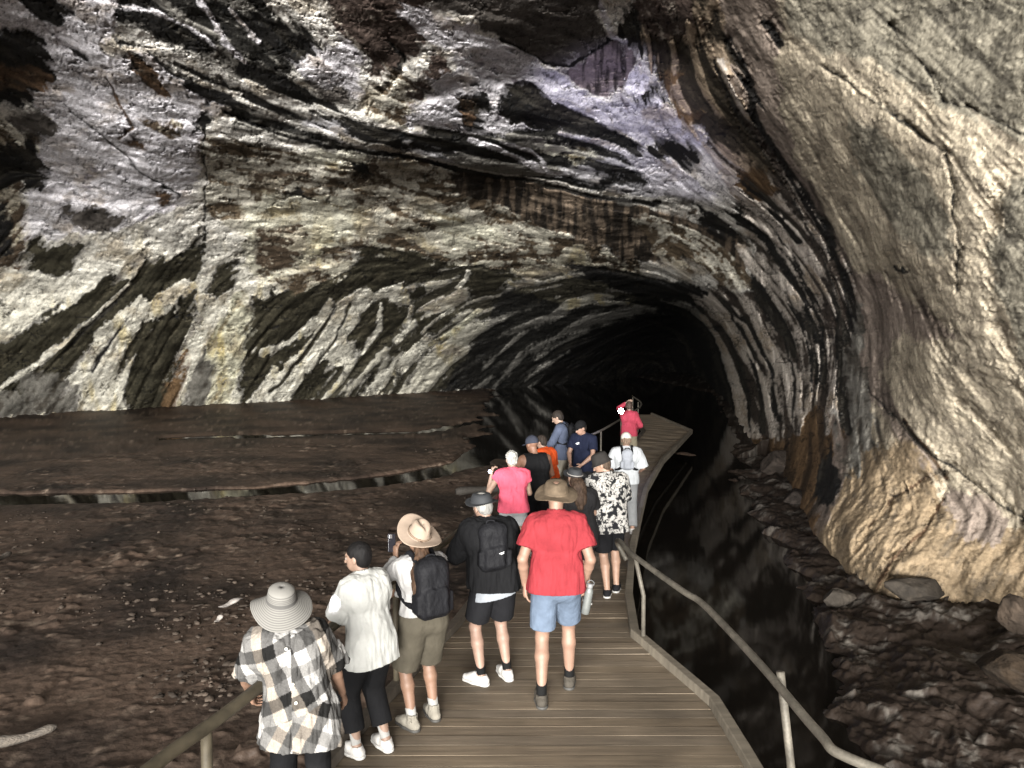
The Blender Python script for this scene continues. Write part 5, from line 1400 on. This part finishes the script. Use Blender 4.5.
# --- 9: blue-grey shirt with daypack, looking left
p = Person('tall dark-haired man in a blue grey shirt and beige trousers looking down left', (1.00, 13.7, 0), R_(70), H=1.87, lean=(0, .06), hands=[(-.16, .34, 1.05), (.16, .30, 1.0)], elbow=[(-1, -.5, -.5), (1, -.8, -.5)], head=(.1, .5, 0), skin=(.50, .34, .26), vox=.010)
p.body(); p.legs(cloth('beige_chino', (.36, .33, .27)), 1.9, .028, 'trousers'); p.shirt(cloth('blue_grey_shirt', (.10, .12, .18)), 'roll', hem=-.08, inf=.026, wr=.010); p.hair((.015, .012, .010), 'short'); p.shoes(dark_rub, dark_rub)
p.backpack('dark daypack on the tall man in the blue grey shirt', pack_m, (.12, .06, .19))
# --- 10: navy tee facing back
p = Person('man in a black cap and navy t-shirt with a small white chest mark', (1.30, 12.75, 0), R_(142), H=1.76, lean=(0, .04), wide=1.1, hands=[(-.15, .30, .98), (.10, .30, .98)], elbow=[(-1, -.4, -.5), (1, -.4, -.5)], head=(-.35, .35, 0), skin=(.50, .30, .22), vox=.009)
p.body(); p.legs(blk2, 1.9, .028, 'trousers'); p.shirt(cloth('navy_jersey', (.016, .02, .042)), 'tee', hem=-.10, inf=.028, wr=.010); p.hair((.02, .015, .012), 'short'); p.shoes(dark_rub, dark_rub)
p.capm('cap', cap_fn(p.f), blk)
swoosh_free_mark(p.root, p.chest + p.ys * .165 + p.up * .05 + p.xs * .02, -p.xs, p.up, p.ys, .10, .06, principled('chest_print', (.6, .6, .6), .6), 'chest_mark')
# --- 13: black hat, long dark hair
p = Person('woman in a black brimmed hat and tunic with long dark hair', (.80, 8.25, 0), R_(14), H=1.63, lean=(-.05, .06), wide=1.08, hipw=1.1, hands=[(-.2, .34, .95), (.14, .30, .95)], elbow=[(-1, -.5, -.5), (1.2, -.5, -.5)], head=(.2, .35, 0), skin=(.46, .29, .21), vox=.008)
p.body(); p.legs(blk2, .75, .034, 'shorts'); p.shirt(cloth('charcoal_jersey', (.022, .021, .022)), 'tee', hem=-.16, inf=.028, flare=.03, wr=.012, name='tunic'); p.shoes(dark_rub, white_rub, None)
p.lathe('hat', crown(.125, .080, .145, .045, .0), bfelt, off=(0, -.005, .012), tilt=(-.5, .0), brim=lambda a, r: (r - .092) * (.12 - .2 * math.cos(2 * a)))
p.lathe('hat_band', [(.1015, .050), (.0985, .062)], principled('pale_band', (.16, .15, .14), .6), off=(0, -.005, .013), tilt=(-.5, 0))
p.long_hair((.030, .019, .013), [tuple(p.hc + V3(0, -.07, -.02)), tuple(p.hb + V3(0, -.09, 0)), tuple(p.sh + V3(-.01, -.12, -.06)), tuple(p.chest + V3(-.02, -.13, .0))], [.085, .085, .09, .05])
# --- 14: patterned shirt
p = Person('man in a black and white leaf-patterned shirt and dark hat, face turned left', (1.19, 8.60, 0), R_(18), H=1.76, lean=(-.03, .06), wide=1.08, belly=.02, hands=[(-.14, .34, 1.0), (.16, .34, 1.0)], elbow=[(-1, -.5, -.5), (1, -.5, -.5)], head=(1.0, .42, 0), skin=(.50, .31, .22), vox=.007, feet=[(-.06, -.08), (.13, .06)], feet_yaw=(-.5, -.6))
def leaf(Vt, s):
    w_ = Vt * np.array([1, 1, 1.0]) * 24; w_ = w_ + 1.3 * np.stack([fbm(w_ * .5, 2), fbm(w_ * .5 + 9, 2), fbm(w_ * .5 + 19, 2)], 1)
    a_ = fbm(w_ * .8, 2, .5); m = smooth(np.abs(a_), .05, .11) * smooth(fbm(Vt * 14 + 5, 2), -.18, -.05)
    return np.array([.010, .010, .011]) * (1 - m[:, None]) + np.array([.26, .25, .235]) * m[:, None]
p.body(); p.legs(blk2, .85, .036, 'shorts'); p.shirt(cloth('leaf_print', (.5, .5, .5), pat=True), 'half', hem=-.13, inf=.036, flare=.03, wr=.010, colf=leaf, vox=.007)
p.hair((.05, .035, .025), 'short'); p.shoes(blk2, white_rub, None)
p.lathe('hat', [(.002, .142), (.035, .141), (.062, .134), (.080, .12), (.088, .09), (.094, .045), (.098, .03), (.104, .020), (.116, .004), (.120, -.001)], cloth('dark_bucket', (.035, .032, .03)), off=(0, -.012, .01), tilt=(0, 0))
# --- 11: white cap
p = Person('man in a white cap and pale t-shirt with black straps on his back', (1.88, 11.6, 0), R_(-4), H=1.66, lean=(0, .03), wide=1.08, hands=[(-.14, .28, 1.05), (.22, .26, 1.0)], elbow=[(-.8, -.6, -.8), (.8, -.8, -.8)], head=(0, .15, 0), skin=(.42, .25, .18), vox=.009, feet=[(-.10, .12), (.10, -.12)])
p.body(); p.legs(cloth('pale_trousers', (.24, .245, .25)), 1.9, .03, 'trousers'); p.shirt(cloth('pale_jersey', (.50, .52, .54)), 'half', hem=-.06, inf=.028, wr=.010); p.shoes(white_rub, white_rub)
p.capm('cap', cap_fn(p.f), cloth('white_cap', (.60, .58, .52))); p.hair((.10, .07, .05), 'short')
p.backpack('small pale daypack with black edging on the man in the white cap', cloth('pale_nylon', (.34, .36, .40), bump=.4), (.085, .05, .16), strapm=blk)
tl = p.world(p.wr[0] + p.hd[0] * .10 + V3(0, .03, 0))
torch(tl, tuple(at_z(650, 500, 0)), 'slim torch held low in front by the man in the white cap', em=8, r=.012)
spot('torch_pool', tuple(Vector(tl) + Vector((.12, .22, -.02))), tuple(at_z(646, 500, 0)), 45, (.80, .78, 1.0), 40, .9)
# --- 12: far figure in pink
p = Person('far person in a crimson top and khaki shorts with one arm raised', (2.93, 17.7, 0), R_(-10), H=1.74, wide=.86, hands=[(-.07, .14, 1.68), (.20, .16, 1.05)], elbow=[(-.7, .2, -.8), (.6, -.9, -.5)], head=(0, .15, 0), skin=(.50, .34, .26), vox=.011, hand_dir=((.4, -.2, .3), None))
p.body(); p.legs(cloth('khaki_short', (.24, .21, .15)), .85, .03, 'shorts'); p.shirt(cloth('crimson_jersey', (.34, .045, .07)), 'long', hem=-.06, inf=.026, wr=.010); p.hair((.03, .02, .015), 'short'); p.shoes(dark_rub, dark_rub)
tl = at_y(621, 411, 17.35)
torch(tl, (0.4, 0, 3.2), 'brilliant blue white torch beside the far figure in crimson', em=300, r=.055, L=.14)
# phone light on the mud beside the rail
spot('phone_light', (-1.25, 5.0, 1.2), tuple(at_z(236, 622, -.6)), 45, (.92, .88, 1.0), 50, 1.0)

def glow(name, loc, power, col, r):
    l = bpy.data.lights.new(name, 'POINT'); l.energy = power; l.color = col; l.shadow_soft_size = r
    o = bpy.data.objects.new(name, l); C.objects.link(o); o.location = loc
glow('far_torch_light', tuple(at_y(620, 411, 17.0)), 16, (.72, .70, 1.0), .08)
glow('near_torch_light', glow_at, 1.2, (.72, .70, 1.0), .03)
